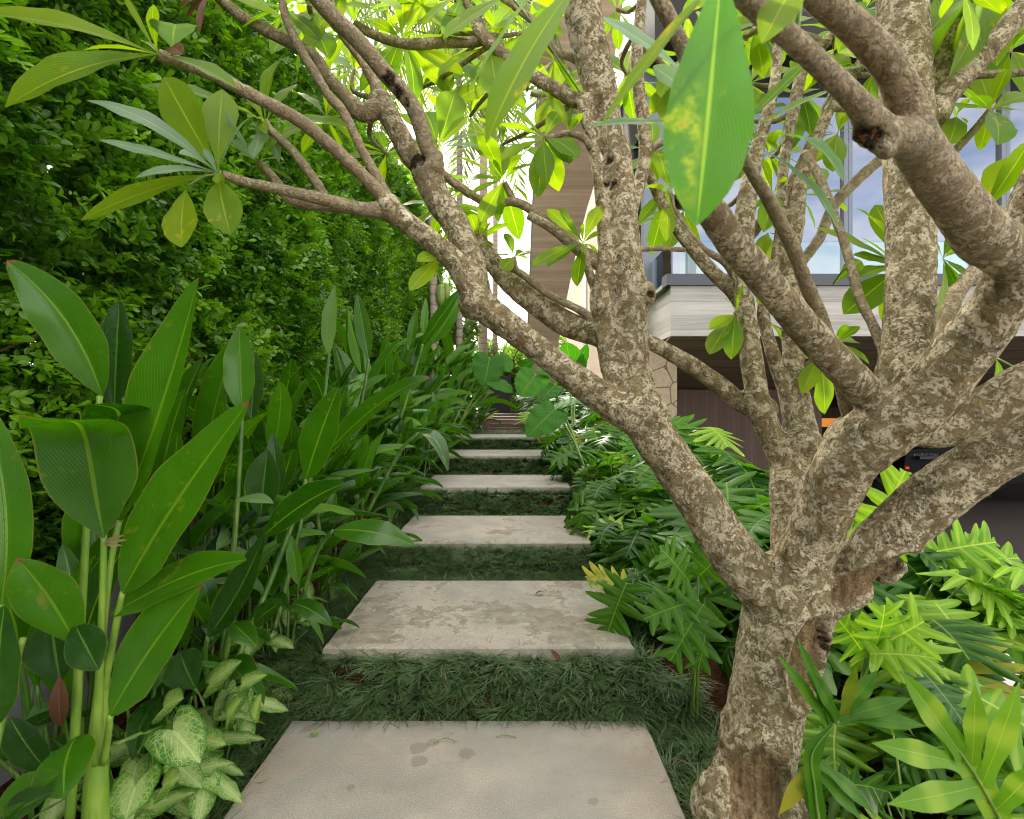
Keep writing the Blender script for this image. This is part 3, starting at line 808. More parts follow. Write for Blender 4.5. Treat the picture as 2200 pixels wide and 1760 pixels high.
# garden spotlight beside the second slab
t = thing('garden_spotlight', 'small black garden spotlight on a spike in the right bed', 'spotlight', (0.78, 3.25, float(gz(3.25)) + 0.04))
m = MB(); m.tube([(0, 0, -0.05), (0, 0, 0.06)], 0.008, 8); m.build('spike', M['black'], t)
m = MB(); m.tube([(0, 0, 0.06), (0, 0, 0.075), (0, 0.0, 0.15), (0, 0, 0.16)], [0.02, 0.032, 0.034, 0.038], 14)
lh = m.build('lamp_head', M['black'], t)
m = MB(); m.tube([(0, 0, 0.161), (0, 0, 0.164)], 0.03, 14); m.build('lens', M['carglass'], lh)

# low boundary wall under the hedge
t = thing('garden_wall', 'low grey concrete wall at the foot of the hedge', 'wall', (-2.0, 0, 0))
for (y0, y1, z1) in ((-1.5, 3.2, 0.62),):
    m = MB(); m.box((-0.14, y0, -0.2), (0, y1, z1)); m.build('wall_face', M['grey_wall'], t, False)
    m = MB(); m.box((-0.16, y0, z1 + 0.001), (0.02, y1, z1 + 0.05)); m.build('coping', M['grey_wall'], t, False)
t2 = tag(thing('stone_wall', 'dark rounded stone wall behind the heliconias', 'wall', (-2.05, 0, 0)))
tag(t2, 'dark rounded stone wall behind the heliconias', 'wall')
m = MB(); m.box((-0.2, 3.21, 0), (0, 10.5, 1.15)); m.build('stonework', M['stone'], t2, False)
m = MB(); m.box((-0.22, 3.21, 1.151), (0.02, 10.5, 1.2)); m.build('coping', M['grey_wall'], t2, False)

# timber stair and gate
t = thing('timber_stair', 'weathered timber plank stair at the end of the path', 'stair', (0.08, 10.8, 0))
for i in range(6):
    z0 = 0.93 + i * 0.066; m = MB(); m.box((-0.62, i * 1.0, z0 - 0.08), (0.62, i * 1.0 + 1.12, z0 + 0.058)); m.build('tread', M['plank'], t, False)
t = thing('garden_gate', 'black metal gate at the top of the path', 'gate', (0, 18, 1.33))
m = MB(); m.box((-0.80, 0, 0), (-0.09, 0.04, 1.22)); m.build('solid_panel', M['black'], t, False)
for x in (-0.085, 0.40):
    m = MB(); m.box((x, -0.02, 0), (x + 0.045, 0.04, 1.3)); m.build('post', M['black'], t, False)
for z in (0.0, 0.76, 1.22):
    m = MB(); m.box((-0.038, 0, z), (0.398, 0.03, z + 0.04)); m.build('rail', M['black'], t, False)
m = MB(); m.box((0.447, 0, 0.0), (1.3, 0.03, 0.10)); m.box((0.447, 0, 1.1), (1.3, 0.03, 1.15))
for i in range(11):
    m.box((0.45 + i * 0.08, 0.005, 0.1), (0.475 + i * 0.08, 0.025, 1.1))
m.build('barred_panel', M['black'], t, False)

# ------------------------------------------------------------------ house
H = thing('house', 'modern concrete house with glass balcony and dark garage', 'house', (2.37, 8.0, -0.3))
hx, hy, hz = 2.37, 8.0, -0.3
def hbox(name, a, b, mt, par=None):
    m = MB(); m.box((a[0] - hx, a[1] - hy, a[2] - hz), (b[0] - hx, b[1] - hy, b[2] - hz))
    return m.build(name, M[mt], par or H, False)
bal = hbox('balcony', (2.37, 8.0, 2.55), (17, 12.5, 3.30), 'conc')
hbox('sill', (2.30, 7.96, 3.302), (17, 8.22, 3.47), 'dark_steel', bal)
hbox('coping', (2.30, 8.222, 3.302), (2.5, 9.1, 3.36), 'conc', bal)
m = MB()
for (x0, x1) in ((2.52, 4.22), (4.26, 6.1), (6.14, 8.0), (8.04, 9.9), (9.94, 12)):
    pass
for (x0, x1) in ((2.52, 4.22), (4.26, 6.1), (6.14, 8.0), (8.04, 9.9), (9.94, 12)):
    hbox('glass_railing', (x0, 8.07, 3.472), (x1, 8.085, 3.98), 'rail', bal)
hbox('railing_return', (2.40, 8.1, 3.362), (2.412, 9.05, 3.98), 'rail', bal)
# sloped soffit
m = MB(); m.prism([(0, 2.54 - hz), (3.0, 1.86 - hz), (3.0, 2.0 - hz), (0.02, 2.549 - hz)], 0, 0, 14.6); m.build('soffit', M['soffit'], H, False)
hbox('garage_ceiling', (2.5, 11.0, 1.86), (17, 14.2, 1.95), 'ceil')
hbox('pillar', (2.14, 8.5, -0.36), (2.62, 8.95, 2.549), 'stone')
hbox('slat_wall', (2.62, 10.8, -0.3), (6.25, 10.98, 1.85), 'slats')
hbox('back_wall', (2.5, 14.0, -0.3), (17, 14.2, 1.859), 'dark_room')
hbox('side_wall', (9.35, 10.6, -0.3), (9.5, 13.99, 1.858), 'dark_room')
hbox('lamp_strip', (6.9, 13.9, 1.0), (9.2, 13.99, 1.22), 'lamp')
hbox('wood_trim', (6.6, 13.92, 1.24), (9.3, 13.998, 1.5), 'slats')
hbox('metal_column', (2.24, 9.1, 3.31), (2.66, 9.3, 7.6), 'steel')
edges = [2.66, 3.06, 5.72, 8.4, 11.1, 13.8]
for i in range(5):
    fr = MB()
    x0, x1 = edges[i] + 0.003, edges[i + 1] - 0.003
    z0, z1 = 3.303, 7.22
    w_ = 0.07
    for a, b in (((x0, z0), (x0 + w_, z1)), ((x1 - w_, z0), (x1, z1)), ((x0 + w_, z0), (x1 - w_, z0 + .06)), ((x0 + w_, z1 - .06), (x1 - w_, z1))):
        fr.box((a[0] - hx, 9.1 - hy, a[1] - hz), (b[0] - hx, 9.24 - hy, b[1] - hz))
    wo_ = fr.build('window', M['steel'], H, False)
    hbox('pane', (x0 + w_ - .003, 9.16, z0 + .057), (x1 - w_ + .003, 9.18, z1 - .057), 'pane', wo_)
hbox('fascia', (2.24, 8.4, 7.605 if False else 7.23), (17, 9.6, 8.6), 'dark_room')
hbox('upper_room_wall', (2.7, 11.9, 3.303), (17, 12.1, 7.22), 'dark_room')
# brown tapered fin wall, seen from below
def hp(px, py, y):
    p = at(px, py, y); return (p[0] - hx, p[2] - hz)
poly = [hp(1132, 905, 13), hp(1135, 694, 13), hp(1154, 221, 13), hp(1163, -40, 13), hp(1345, -40, 13), hp(1302, 250, 13), hp(1282, 380, 13), hp(1262, 445, 13), hp(1245, 510, 13), hp(1228, 590, 13), hp(1210, 680, 13), hp(1194, 770, 13), hp(1185, 905, 13)]
m = MB(); m.prism(poly[::-1], 1, 5.0, 5.35); m.build('fin_wall', M['conc_brown'], H, False)
m = MB(); m.prism([hp(1130, 905, 13), hp(1133, 694, 13), hp(1152, 221, 13), hp(1161, -40, 13), hp(1163, -40, 13), hp(1154, 221, 13), hp(1135, 694, 13), hp(1132, 905, 13)][::-1], 1, 4.99, 5.36); m.build('metal_edge', M['dark_steel'], H, False)
hbox('side_wall', (2.5, 13.4, -0.3), (2.7, 30, 9.5), 'render')
hbox('dark_recess', (2.475, 17.8, 3.0), (2.51, 18.6, 6.6), 'dark_steel')  # thin dark strips set on the wall face for its dark recess
hbox('dark_recess', (2.475, 24.0, 1.3), (2.51, 25.4, 4.4), 'dark_steel')
hbox('upper_wall', (2.7, 9.4, 7.24), (3.0, 13.39, 9.5), 'dark_room')

# ------------------------------------------------------------------ car in the garage
CAR = thing('parked_car', 'black boxy off-road car in the dark garage, white letters on its bonnet side', 'car', (7.0, 9.6, -0.30))
m = MB()
side = [(0.12, 0.42), (0.10, 0.72), (0.16, 1.02), (1.35, 1.10), (1.46, 1.12), (4.05, 1.12), (4.12, 0.6), (4.02, 0.42), (3.55, 0.42), (3.42, 0.72), (3.18, 0.86), (2.90, 0.86), (2.66, 0.72), (2.52, 0.42), (1.28, 0.42), (1.15, 0.72), (0.92, 0.84), (0.66, 0.84), (0.42, 0.70), (0.32, 0.42)]
m.prism(side, 1, 0.10, 1.75); m.build('body', M['paint'], CAR, False)
m = MB(); m.prism([(1.47, 1.121), (1.78, 1.72), (4.0, 1.74), (4.06, 1.121)], 1, 0.16, 1.69); cab = m.build('cabin', M['paint'], CAR, False)
for (x0, x1) in ((1.86, 2.55), (2.63, 3.3), (3.38, 3.9)):
    m = MB(); m.prism([(x0 - 0.12 * (x0 < 2), 1.18), (x0 + 0.06, 1.64), (x1, 1.64), (x1, 1.18)], 1, 0.152, 0.158); m.build('window', M['carglass'], cab, False)
for x in (0.79, 3.04):
    for y in (0.02, 1.60):
        m = MB(); m.tube([(x, y, .40), (x, y + 0.02, .40), (x, y + .2, .40), (x, y + .22, .40)], [.34, .385, .385, .34], 28); wh = m.build('wheel', M['rubber'], CAR)
        m = MB(); m.tube([(x, y - 0.006, .40), (x, y - .002, .40)], [.21, .22], 20); m.build('rim', M['rim'], wh, False)
m = MB(); m.box((0.3, -0.02, 0.86), (1.28, 0.095, 0.91)); m.build('fender', M['black'], CAR, False)
m = MB(); m.box((2.5, -0.02, 0.88), (3.6, 0.095, 0.93)); m.build('fender', M['black'], CAR, False)
m = MB(); m.box((-0.04, 0.05, 0.45), (0.095, 1.8, 0.64)); m.build('bumper', M['black'], CAR, False)
for y in (0.3, 1.35):
    m = MB(); m.tube([(0.06, y, .85), (0.12, y, .85)], [.085, .09], 18); m.build('headlight', M['carglass'], CAR)
m = MB(); m.box((0.13, 0.088, 0.67), (0.19, 0.098, 0.715)); m.build('side_marker', M['marker'], CAR, False)
cu = bpy.data.curves.new('lettering', 'FONT'); cu.body = 'RUBICON'; cu.size = 0.085; cu.extrude = 0.001; cu.space_character = 1.25
o = bpy.data.objects.new('lettering_curve', cu); COL.objects.link(o)
lm = bpy.data.meshes.new_from_object(o.evaluated_get(bpy.context.evaluated_depsgraph_get())); lm.name = 'lettering'
bpy.data.objects.remove(o); bpy.data.curves.remove(cu)
lm.materials.clear(); lm.materials.append(M['letters'])
o = link_obj('lettering', lm, CAR); o.location = (0.27, 0.094, 0.895); o.rotation_euler = (math.pi / 2, 0, 0)
# ------------------------------------------------------------------ the frangipani tree
# each limb: points (photo x, photo y, radius in photo px), depth at start and end; y = young smooth bark amount
LIMBS = {
 'trunk': ([(1600,1850,92),(1598,1770,86),(1600,1714,80),(1630,1602,77),(1658,1454,80),(1683,1342,86),(1697,1272,98),(1690,1215,84)], 1.80, 1.80, 0),
 'A':  ([(1672,1290,62),(1618,1240,56),(1566,1180,52),(1508,1085,49),(1450,1000,47),(1404,935,47),(1370,885,48)], 1.80, 1.87, 0),
 'A1': ([(1385,905,44),(1338,878,42),(1300,858,36),(1257,829,33),(1182,771,29),(1108,712,30),(1055,672,32),(1020,640,34)], 1.87, 1.90, 0),
 'A1a': ([(1030,655,30),(998,600,26),(975,560,25),(923,516,24),(878,481,23),(832,447,26)], 1.90, 1.80, 0),
 'A1b': ([(1032,655,30),(1020,600,30),(1010,555,30),(978,482,30),(940,425,30),(918,375,33),(908,352,30)], 1.91, 2.0, 0),
 'A1b2': ([(915,370,24),(880,330,23),(848,271,22),(824,232,23),(806,205,20)], 2.0, 2.05, 0.1),
 'A1b1': ([(928,362,24),(934,340,21),(920,322,19),(893,241,18),(860,193,18),(830,160,18),(774,93,18),(700,19,18),(640,-60,16)], 1.95, 1.75, 0.75),
 'A2': ([(1325,745,26),(1285,715,30),(1219,697,28),(1164,660,27),(1108,619,24),(1071,579,22),(1046,545,19),(1028,512,17),(1020,485,14)], 1.96, 2.12, 0),
 'F0': ([(1372,890,44),(1366,850,46),(1360,800,40)], 1.87, 1.93, 0),
 'F1': ([(1360,855,34),(1331,820,30),(1316,783,28),(1309,727,29),(1298,682,28),(1291,640,25),(1296,600,21),(1300,548,17),(1293,443,14),(1284,374,12),(1273,304,13),(1259,252,14),(1250,205,15)], 1.92, 2.05, 0),
 'F2': ([(1362,830,36),(1360,770,34),(1357,722,34),(1358,635,36),(1346,548,33),(1335,443,33),(1325,339,31),(1311,290,30),(1290,190,36),(1262,80,40),(1249,0,40),(1244,-120,40),(1236,-260,33),(1250,-410,27)], 1.93, 2.22, 0),
 'F3': ([(1352,470,14),(1366,425,13),(1378,380,14),(1386,322,14),(1381,252,14),(1372,190,14),(1368,111,14),(1379,0,11),(1385,-80,10)], 2.05, 2.15, 0),
 'F4': ([(1286,222,16),(1234,215,16),(1182,185,15),(1138,158,14),(1071,108,14),(1034,74,15),(1024,50,11)], 2.12, 2.25, 0.1),
 'B':  ([(1694,1230,36),(1692,1170,34),(1692,1117,34),(1693,1050,38),(1703,990,40)], 1.88, 2.05, 0),
 'B1': ([(1690,1040,30),(1680,987,28),(1654,931,27),(1632,875,26),(1622,820,24),(1611,745,23),(1602,671,21),(1594,594,19),(1597,501,23),(1608,408,20),(1628,315,15),(1652,235,13),(1668,150,11),(1672,20,9)], 2.05, 2.3, 0),
 'B1a': ([(1640,885,22),(1597,868,21),(1548,830,20),(1493,790,19),(1437,757,17),(1395,735,16),(1360,720,14)], 2.15, 2.15, 0),
 'B1b': ([(1600,660,18),(1571,623,16),(1522,575,15),(1456,493,13),(1418,427,12),(1398,384,11),(1380,356,11)], 2.25, 2.15, 0),
 'B2': ([(1706,990,38),(1718,945,38),(1712,900,30),(1694,850,20),(1680,815,17),(1656,745,14),(1640,671,13),(1654,600,12),(1667,557,12),(1678,482,12),(1682,371,11),(1694,290,12),(1708,223,13),(1727,148,12),(1780,85,11),(1838,37,10)], 2.08, 2.45, 0),
 'B3': ([(1724,930,32),(1716,885,29),(1709,820,23),(1703,745,21),(1698,650,20),(1698,557,18),(1709,482,18),(1722,390,14),(1771,260,12),(1801,208,12),(1879,93,12),(1920,10,12)], 2.1, 2.45, 0),
 'C':  ([(1712,1235,60),(1738,1175,56),(1768,1110,54),(1798,1035,58),(1835,968,62),(1903,916,66),(1975,868,62),(2045,785,58),(2118,695,55),(2165,612,51),(2182,560,50),(2187,519,50)], 1.74, 1.22, 0),
 'C0': ([(2184,545,50),(2205,480,48),(2240,400,46),(2290,300,44),(2330,180,38),(2345,40,31),(2335,-100,25)], 1.24, 1.05, 0),
 'K':  ([(2186,560,52),(2160,540,54),(2112,508,54),(2049,427,50),(1985,338,47),(1957,285,46)], 1.22, 0.86, 0.3),
 'K1': ([(1965,300,42),(1948,230,37),(1920,158,34),(1875,100,33),(1834,58,32),(1760,-6,32),(1690,-76,32),(1640,-150,27),(1590,-250,21)], 0.88, 0.70, 0.9),
 'K2': ([(1955,300,40),(1898,284,36),(1862,247,31),(1832,210,26),(1784,162,25),(1709,91,25),(1652,43,25),(1582,-24,25),(1556,-90,21)], 0.86, 0.56, 0.9),
 'C1': ([(1905,880,40),(1875,857,38),(1819,800,36),(1752,731,35),(1678,645,34),(1623,579,34),(1580,530,34),(1537,468,33),(1510,430,31),(1480,414,24)], 1.58, 0.98, 0.1),
 'Cv': ([(1925,900,55),(1936,830,52),(1942,780,50),(1952,708,48),(1956,620,47),(1957,519,46),(1953,350,48),(1945,185,50),(1938,0,48),(1934,-120,46),(1925,-260,38),(1940,-420,30)], 1.58, 1.86, 0),
 'Cv2': ([(1960,330,36),(1985,275,36),(2008,225,36),(2031,111,37),(2062,10,36),(2090,-100,36),(2112,-230,29),(2105,-370,22)], 1.74, 2.0, 0),
 'Cv3': ([(2000,262,28),(2020,225,24),(2048,190,23),(2086,148,23),(2142,85,24),(2200,19,25),(2270,-60,25),(2360,-160,21)], 1.72, 1.65, 0.1),
 'D':  ([(1700,1295,52),(1755,1292,48),(1800,1268,46),(1860,1200,50),(1946,1119,56),(2033,1046,56),(2120,988,55),(2200,945,55),(2290,905,52),(2400,840,45),(2480,720,36),(2520,600,27)], 1.76, 1.30, 0),
 'E':  ([(1955,905,50),(2010,915,48),(2077,899,48),(2149,864,50),(2200,838,55),(2290,790,52),(2400,690,45),(2450,560,35),(2470,430,26)], 1.50, 1.22, 0),
}
# thin branches, kept as parts of their own
TWIGS = {
 'a1': ([(838,452,20),(779,449,15),(686,426,13),(594,404,11),(519,388,10),(478,374,9)], 1.80, 1.62, 1),
 'a2': ([(775,450,13),(720,444,12),(660,438,13),(618,425,11),(592,388,10),(556,350,8)], 1.83, 1.80, 1),
 'a3': ([(700,430,13),(688,406,10),(660,365,10),(625,320,9),(583,280,9),(570,262,8)], 1.80, 1.85, 1),
 'a4': ([(838,446,20),(812,412,15),(737,335,14),(700,304,14),(631,252,14),(519,193,13),(408,141,12),(341,117,12)], 1.80, 1.5, 1),
 'a5': ([(834,430,14),(818,395,11),(793,352,10),(737,241,10),(705,204,10),(649,111,10),(615,40,9),(600,-40,8)], 1.82, 1.88, 1),
 'b3': ([(818,228,20),(782,243,21),(755,222,17),(737,200,14),(700,163,14),(668,119,14),(557,56,13),(501,22,12),(455,-20,12)], 2.03, 1.9, 0),
 'b4': ([(815,215,15),(805,178,13),(774,122,11),(737,74,10),(715,30,10),(700,-40,10)], 2.05, 2.1, 0),
 'f5': ([(1040,82,13),(1019,90,11),(960,91,11),(904,95,11),(848,90,10),(793,70,10),(763,54,9)], 2.25, 2.3, 0),
 'f6': ([(1032,66,11),(1022,35,10),(1000,5,9),(980,-40,9)], 2.26, 2.3, 0),
 'f7': ([(1272,150,10),(1230,126,8),(1193,108,8),(1160,60,8),(1110,18,8),(1060,-20,7)], 2.12, 2.2, 0),
 'f8': ([(1270,320,9),(1257,299,8),(1235,289,7),(1219,286,7),(1196,291,6),(1170,297,6)], 2.02, 2.05, 0),
 'f9': ([(1386,338,10),(1394,326,9),(1420,308,8),(1460,292,8),(1500,280,7),(1560,240,7)], 2.1, 2.0, 0),
 'f10': ([(1295,566,12),(1270,548,12),(1238,530,12),(1201,501,11),(1145,453,10),(1101,434,10),(1053,438,9),(997,408,9),(956,377,8),(940,350,7)], 2.0, 2.08, 0),
 'f11': ([(1104,436,8),(1096,415,8),(1084,392,7)], 2.05, 2.03, 0),
 'f12': ([(1292,574,12),(1262,555,12),(1222,520,11),(1180,488,10),(1136,462,10)], 2.0, 1.9, 0),
 'f13': ([(1290,640,10),(1275,610,10),(1262,570,9),(1253,525,8)], 2.0, 1.95, 0),
 'f14': ([(1282,700,10),(1257,673,9),(1215,652,8),(1182,634,8),(1127,594,8),(1101,577,7)], 1.95, 1.98, 0),
 'f15': ([(1112,588,5),(1107,570,5),(1104,552,5)], 1.97, 1.95, 0),
 'b5': ([(1590,620,9),(1560,568,8),(1511,534,7),(1474,493,7),(1452,455,6),(1438,415,6)], 2.28, 2.2, 0),
 'b6': ([(1372,535,5),(1420,535,5),(1470,537,5)], 2.1, 2.2, 0),
 'b7': ([(1690,600,11),(1712,575,11),(1756,519,11),(1790,445,11),(1827,401,11),(1894,341,11),(1950,300,10)], 2.4, 2.4, 0),
 'b8': ([(1600,520,12),(1623,493,12),(1660,445,12),(1715,371,12),(1745,300,11),(1790,200,9)], 2.32, 2.5, 0),
 'b9': ([(1900,800,12),(1898,750,11),(1875,701,10),(1845,634,10),(1819,538,9),(1786,445,9),(1756,371,9),(1727,327,8)], 1.62, 2.0, 0),
 'h1': ([(1835,930,14),(1819,879,13),(1804,820,13),(1771,701,14),(1734,620,15),(1704,531,15),(1660,445,14),(1608,360,12),(1560,270,11)], 1.66, 1.35, 1),
 'k3': ([(1520,435,26),(1500,360,22),(1485,230,19),(1474,130,17),(1448,67,17),(1411,-10,17),(1380,-70,16)], 0.98, 0.9, 1),
 'c4': ([(2010,340,9),(2040,332,9),(2079,297,8),(2108,262,8),(2127,238,8)], 1.7, 1.72, 0),
 'c5': ([(2022,760,18),(2031,708,18),(2049,645,17),(2072,608,16),(2110,560,14),(2160,490,12)], 1.40, 1.6, 0),
 'c6': ([(2050,160,8),(2075,100,8),(2100,40,8),(2122,-30,8)], 1.75, 1.8, 0),
 'b10': ([(1590,700,6),(1584,690,5),(1580,670,5)], 2.2, 2.15, 0),
 'b11': ([(1716,800,8),(1740,780,7),(1758,766,6)], 2.15, 2.1, 0),
}
def limb_world(pts, d0, d1, step=0.012):
    n = len(pts); ds = np.linspace(0, 1, n)
    L = np.concatenate([[0], np.cumsum(np.hypot(np.diff([p[0] for p in pts]), np.diff([p[1] for p in pts])))]); ds = L / L[-1]
    P = []
    for (x, y, r), s in zip(pts, ds):
        d = d0 + (d1 - d0) * s
        P.append([*at(x, y, d), r / F * d])
    return catmull(P, step)
# trunk and big limbs: swept, fused by voxel remesh, then weathered
raw = MB(); samp = []
for k, (pts, d0, d1, yg) in LIMBS.items():
    Q = limb_world(pts, d0, d1)
    raw.tube(Q[:, :3], Q[:, 3], 14)
    for i, q in enumerate(Q):
        samp.append((q[:3], q[3], yg if k[0] != 'K' or len(k) > 1 else 0.9 * i / len(Q)))
def ball(mb, c, r, sc=(1, 1, 1)):
    u = np.linspace(0, np.pi, 8); v = np.linspace(0, 2 * np.pi, 12, endpoint=False)
    V = [(c[0] + r * sc[0] * math.sin(a) * math.cos(b), c[1] + r * sc[1] * math.sin(a) * math.sin(b), c[2] + r * sc[2] * math.cos(a)) for a in u for b in v]
    f = [(i * 12 + j, i * 12 + (j + 1) % 12, (i + 1) * 12 + (j + 1) % 12, (i + 1) * 12 + j) for i in range(7) for j in range(12)]
    mb.add(V, f)
TB = at(1600, 1800, 1.8)
for (px, py, d, r, sc) in ((1575, 1735, 1.76, 92, (1, .8, .8)), (1540, 1700, 1.74, 40, (1, .8, 1.3)), (1660, 1760, 1.80, 80, (1, 1, 1)), (1697, 1262, 1.80, 112, (1, .9, .7)), (1378, 890, 1.87, 56, (1, 1, 1)),
                          (1022, 650, 1.90, 40, (1, 1, 1)), (834, 446, 1.80, 30, (1, 1, 1)), (920, 372, 1.98, 37, (1, 1, .9)), (1390, 632, 1.93, 24, (.8, .8, 1.2)), (1296, 706, 1.97, 36, (1, 1, 1)),
                          (1845, 955, 1.64, 70, (1, 1, 1)), (1720, 955, 2.07, 46, (1, 1, .9)), (1470, 425, .97, 28, (1, 1, 1)), (1880, 285, .83, 40, (1, 1, .8)), (1905, 300, .82, 28, (1, 1, 1)), (1852, 270, .81, 20, (1, 1, .7)), (1868, 312, .81, 18, (1, 1, .8)), (1895, 318, .80, 17, (1.2, 1, .8)), (1842, 296, .82, 15, (1, 1, 1)), (1920, 282, .80, 16, (1, 1, 1)), (1905, 330, .81, 20, (1.2, 1, .7)),
                          (2180, 545, 1.22, 60, (1, 1, 1)), (1932, 1222, 1.68, 15, (1, 1, .8)), (1895, 1225, 1.70, 34, (1, 1, .6)), (1990, 250, 1.73, 40, (1, 1, 1)), (820, 222, 2.04, 27, (1, 1, 1)), (1640, 880, 2.13, 30, (1, 1, 1))):
    ball(raw, at(px, py, d), r / F * d, sc)
ro = raw.build('raw', M['bark'])
md = ro.modifiers.new('r', 'REMESH'); md.mode = 'VOXEL'; md.voxel_size = 0.0062; md.use_smooth_shade = True
ms = ro.modifiers.new('s', 'SMOOTH'); ms.factor = 0.5; ms.iterations = 5
dg = bpy.context.evaluated_depsgraph_get()
tm = bpy.data.meshes.new_from_object(ro.evaluated_get(dg)); tm.name = 'trunk'
bpy.data.objects.remove(ro)
N = len(tm.vertices)
co_ = np.empty(N * 3, np.float32); tm.vertices.foreach_get('co', co_); co_ = co_.reshape(-1, 3).astype(float)
no_ = np.empty(N * 3, np.float32); tm.vertex_normals.foreach_get('vector', no_); no_ = no_.reshape(-1, 3).astype(float)
kd = KDTree(len(samp))
for i, s_ in enumerate(samp): kd.insert(s_[0], i)
kd.balance()
yg = np.zeros(N); rr = np.zeros(N)
for i in range(N):
    _, j, dd = kd.find(co_[i]); yg[i] = samp[j][2]; rr[i] = samp[j][1]
disp = np.zeros(N)
for i in range(N):
    p = Vector(co_[i])
    disp[i] = 0.55 * mnoise.noise(p * 9) + 0.4 * mnoise.noise(p * 24) + 0.30 * mnoise.noise(p * 60)
amp = np.clip(rr * 0.085, 0.0008, 0.009) * (1 - 0.6 * yg)
# bare wood wounds: recessed smooth patches with a raised lip
bare = np.zeros(N); dark = np.zeros(N); lip = np.zeros(N)
def wound(px, py, d, rx, ry, rot, depth, lipa=0.008):
    c = at(px, py, d); s = d / F
    dx = (co_[:, 0] - c[0]) / s; dz = -(co_[:, 2] - c[2]) / s
    ca, sa = math.cos(rot), math.sin(rot)
    u = (dx * ca + dz * sa) / rx; v = (-dx * sa + dz * ca) / ry
    jit = np.array([0.14 * mnoise.noise(Vector((a * 2.0, b * 2.0, px))) for a, b in zip(u, v)])
    q = np.sqrt(u * u + v * v) + jit
    face = (no_[:, 1] < 0.45) & (np.abs(co_[:, 1] - d) < 0.35)
    k = np.where(face, np.clip((1.0 - q) / 0.14, 0, 1), 0); k = k * k * (3 - 2 * k)
    l = np.where(face, np.exp(-((q - 1.12) / 0.12) ** 2), 0)
    return k, l * lipa, k * -depth
for a in ((1732, 1420, 1.68, 40, 105, 0.14, 0.016, 0.016), (1632, 1765, 1.66, 66, 150, 0.12, 0.012, 0.012), (1862, 1238, 1.66, 100, 38, -0.62, 0.016, 0.012)):
    k, l, dd = wound(*a); bare = np.maximum(bare, k); lip += l; lip += dd
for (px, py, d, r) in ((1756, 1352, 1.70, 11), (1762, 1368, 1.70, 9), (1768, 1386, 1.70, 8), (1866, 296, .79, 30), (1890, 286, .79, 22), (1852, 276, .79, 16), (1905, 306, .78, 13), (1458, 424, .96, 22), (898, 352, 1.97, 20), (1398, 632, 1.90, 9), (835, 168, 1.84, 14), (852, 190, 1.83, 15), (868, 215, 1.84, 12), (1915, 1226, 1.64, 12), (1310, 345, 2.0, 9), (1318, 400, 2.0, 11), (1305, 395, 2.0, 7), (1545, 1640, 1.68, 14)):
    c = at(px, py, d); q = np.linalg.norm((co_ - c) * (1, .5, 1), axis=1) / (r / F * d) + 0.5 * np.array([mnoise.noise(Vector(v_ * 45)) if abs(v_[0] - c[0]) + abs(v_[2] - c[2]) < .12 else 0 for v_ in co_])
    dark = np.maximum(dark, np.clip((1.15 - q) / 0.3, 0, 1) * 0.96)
mossy = np.zeros(N)
co_ += no_ * ((disp * amp * (1 - 0.7 * bare)) + lip - dark * 0.004)[:, None]
tm.vertices.foreach_set('co', co_.astype(np.float32).ravel())
for nm, arr in (('young', np.clip(yg, 0, 1)), ('bare', bare), ('dark', dark)):
    at_ = tm.attributes.new(nm, 'FLOAT', 'POINT'); at_.data.foreach_set('value', arr.astype(np.float32))
tm.materials.clear(); tm.materials.append(M['bark']); tm.update()
TREE = thing('frangipani_tree', 'old frangipani tree with mottled pale bark and many forking limbs', 'tree', (0, 0, 0))
TREE.location = (float(TB[0]), float(TB[1]), -0.05)
INV = np.array([TB[0], TB[1], -0.05])
tm.transform(__import__('mathutils').Matrix.Translation(Vector(-INV)))
link_obj('trunk', tm, TREE)
TW = {}
for k, (pts, d0, d1, yg_) in TWIGS.items():
    Q = limb_world(pts, d0, d1, 0.012)
    rad = Q[:, 3] * (1 + 0.10 * np.array([mnoise.noise(Vector(q[:3] * 30)) for q in Q]) + 0.06 * np.array([mnoise.noise(Vector(q[:3] * 90)) for q in Q]))
    Q[:, :3] += 0.003 * np.array([mnoise.noise_vector(Vector(q[:3] * 9)) for q in Q])
    m = MB(); m.tube(Q[:, :3] - INV, rad, 10)
    TW[k] = m.build('branch', M['bark_young' if yg_ else 'bark_thin'], TREE)

ALLS = [q[0] - INV for q in samp[::3]]
for k, (pts, d0, d1, yg_) in TWIGS.items(): ALLS += [q[:3] - INV for q in limb_world(pts, d0, d1, .03)]
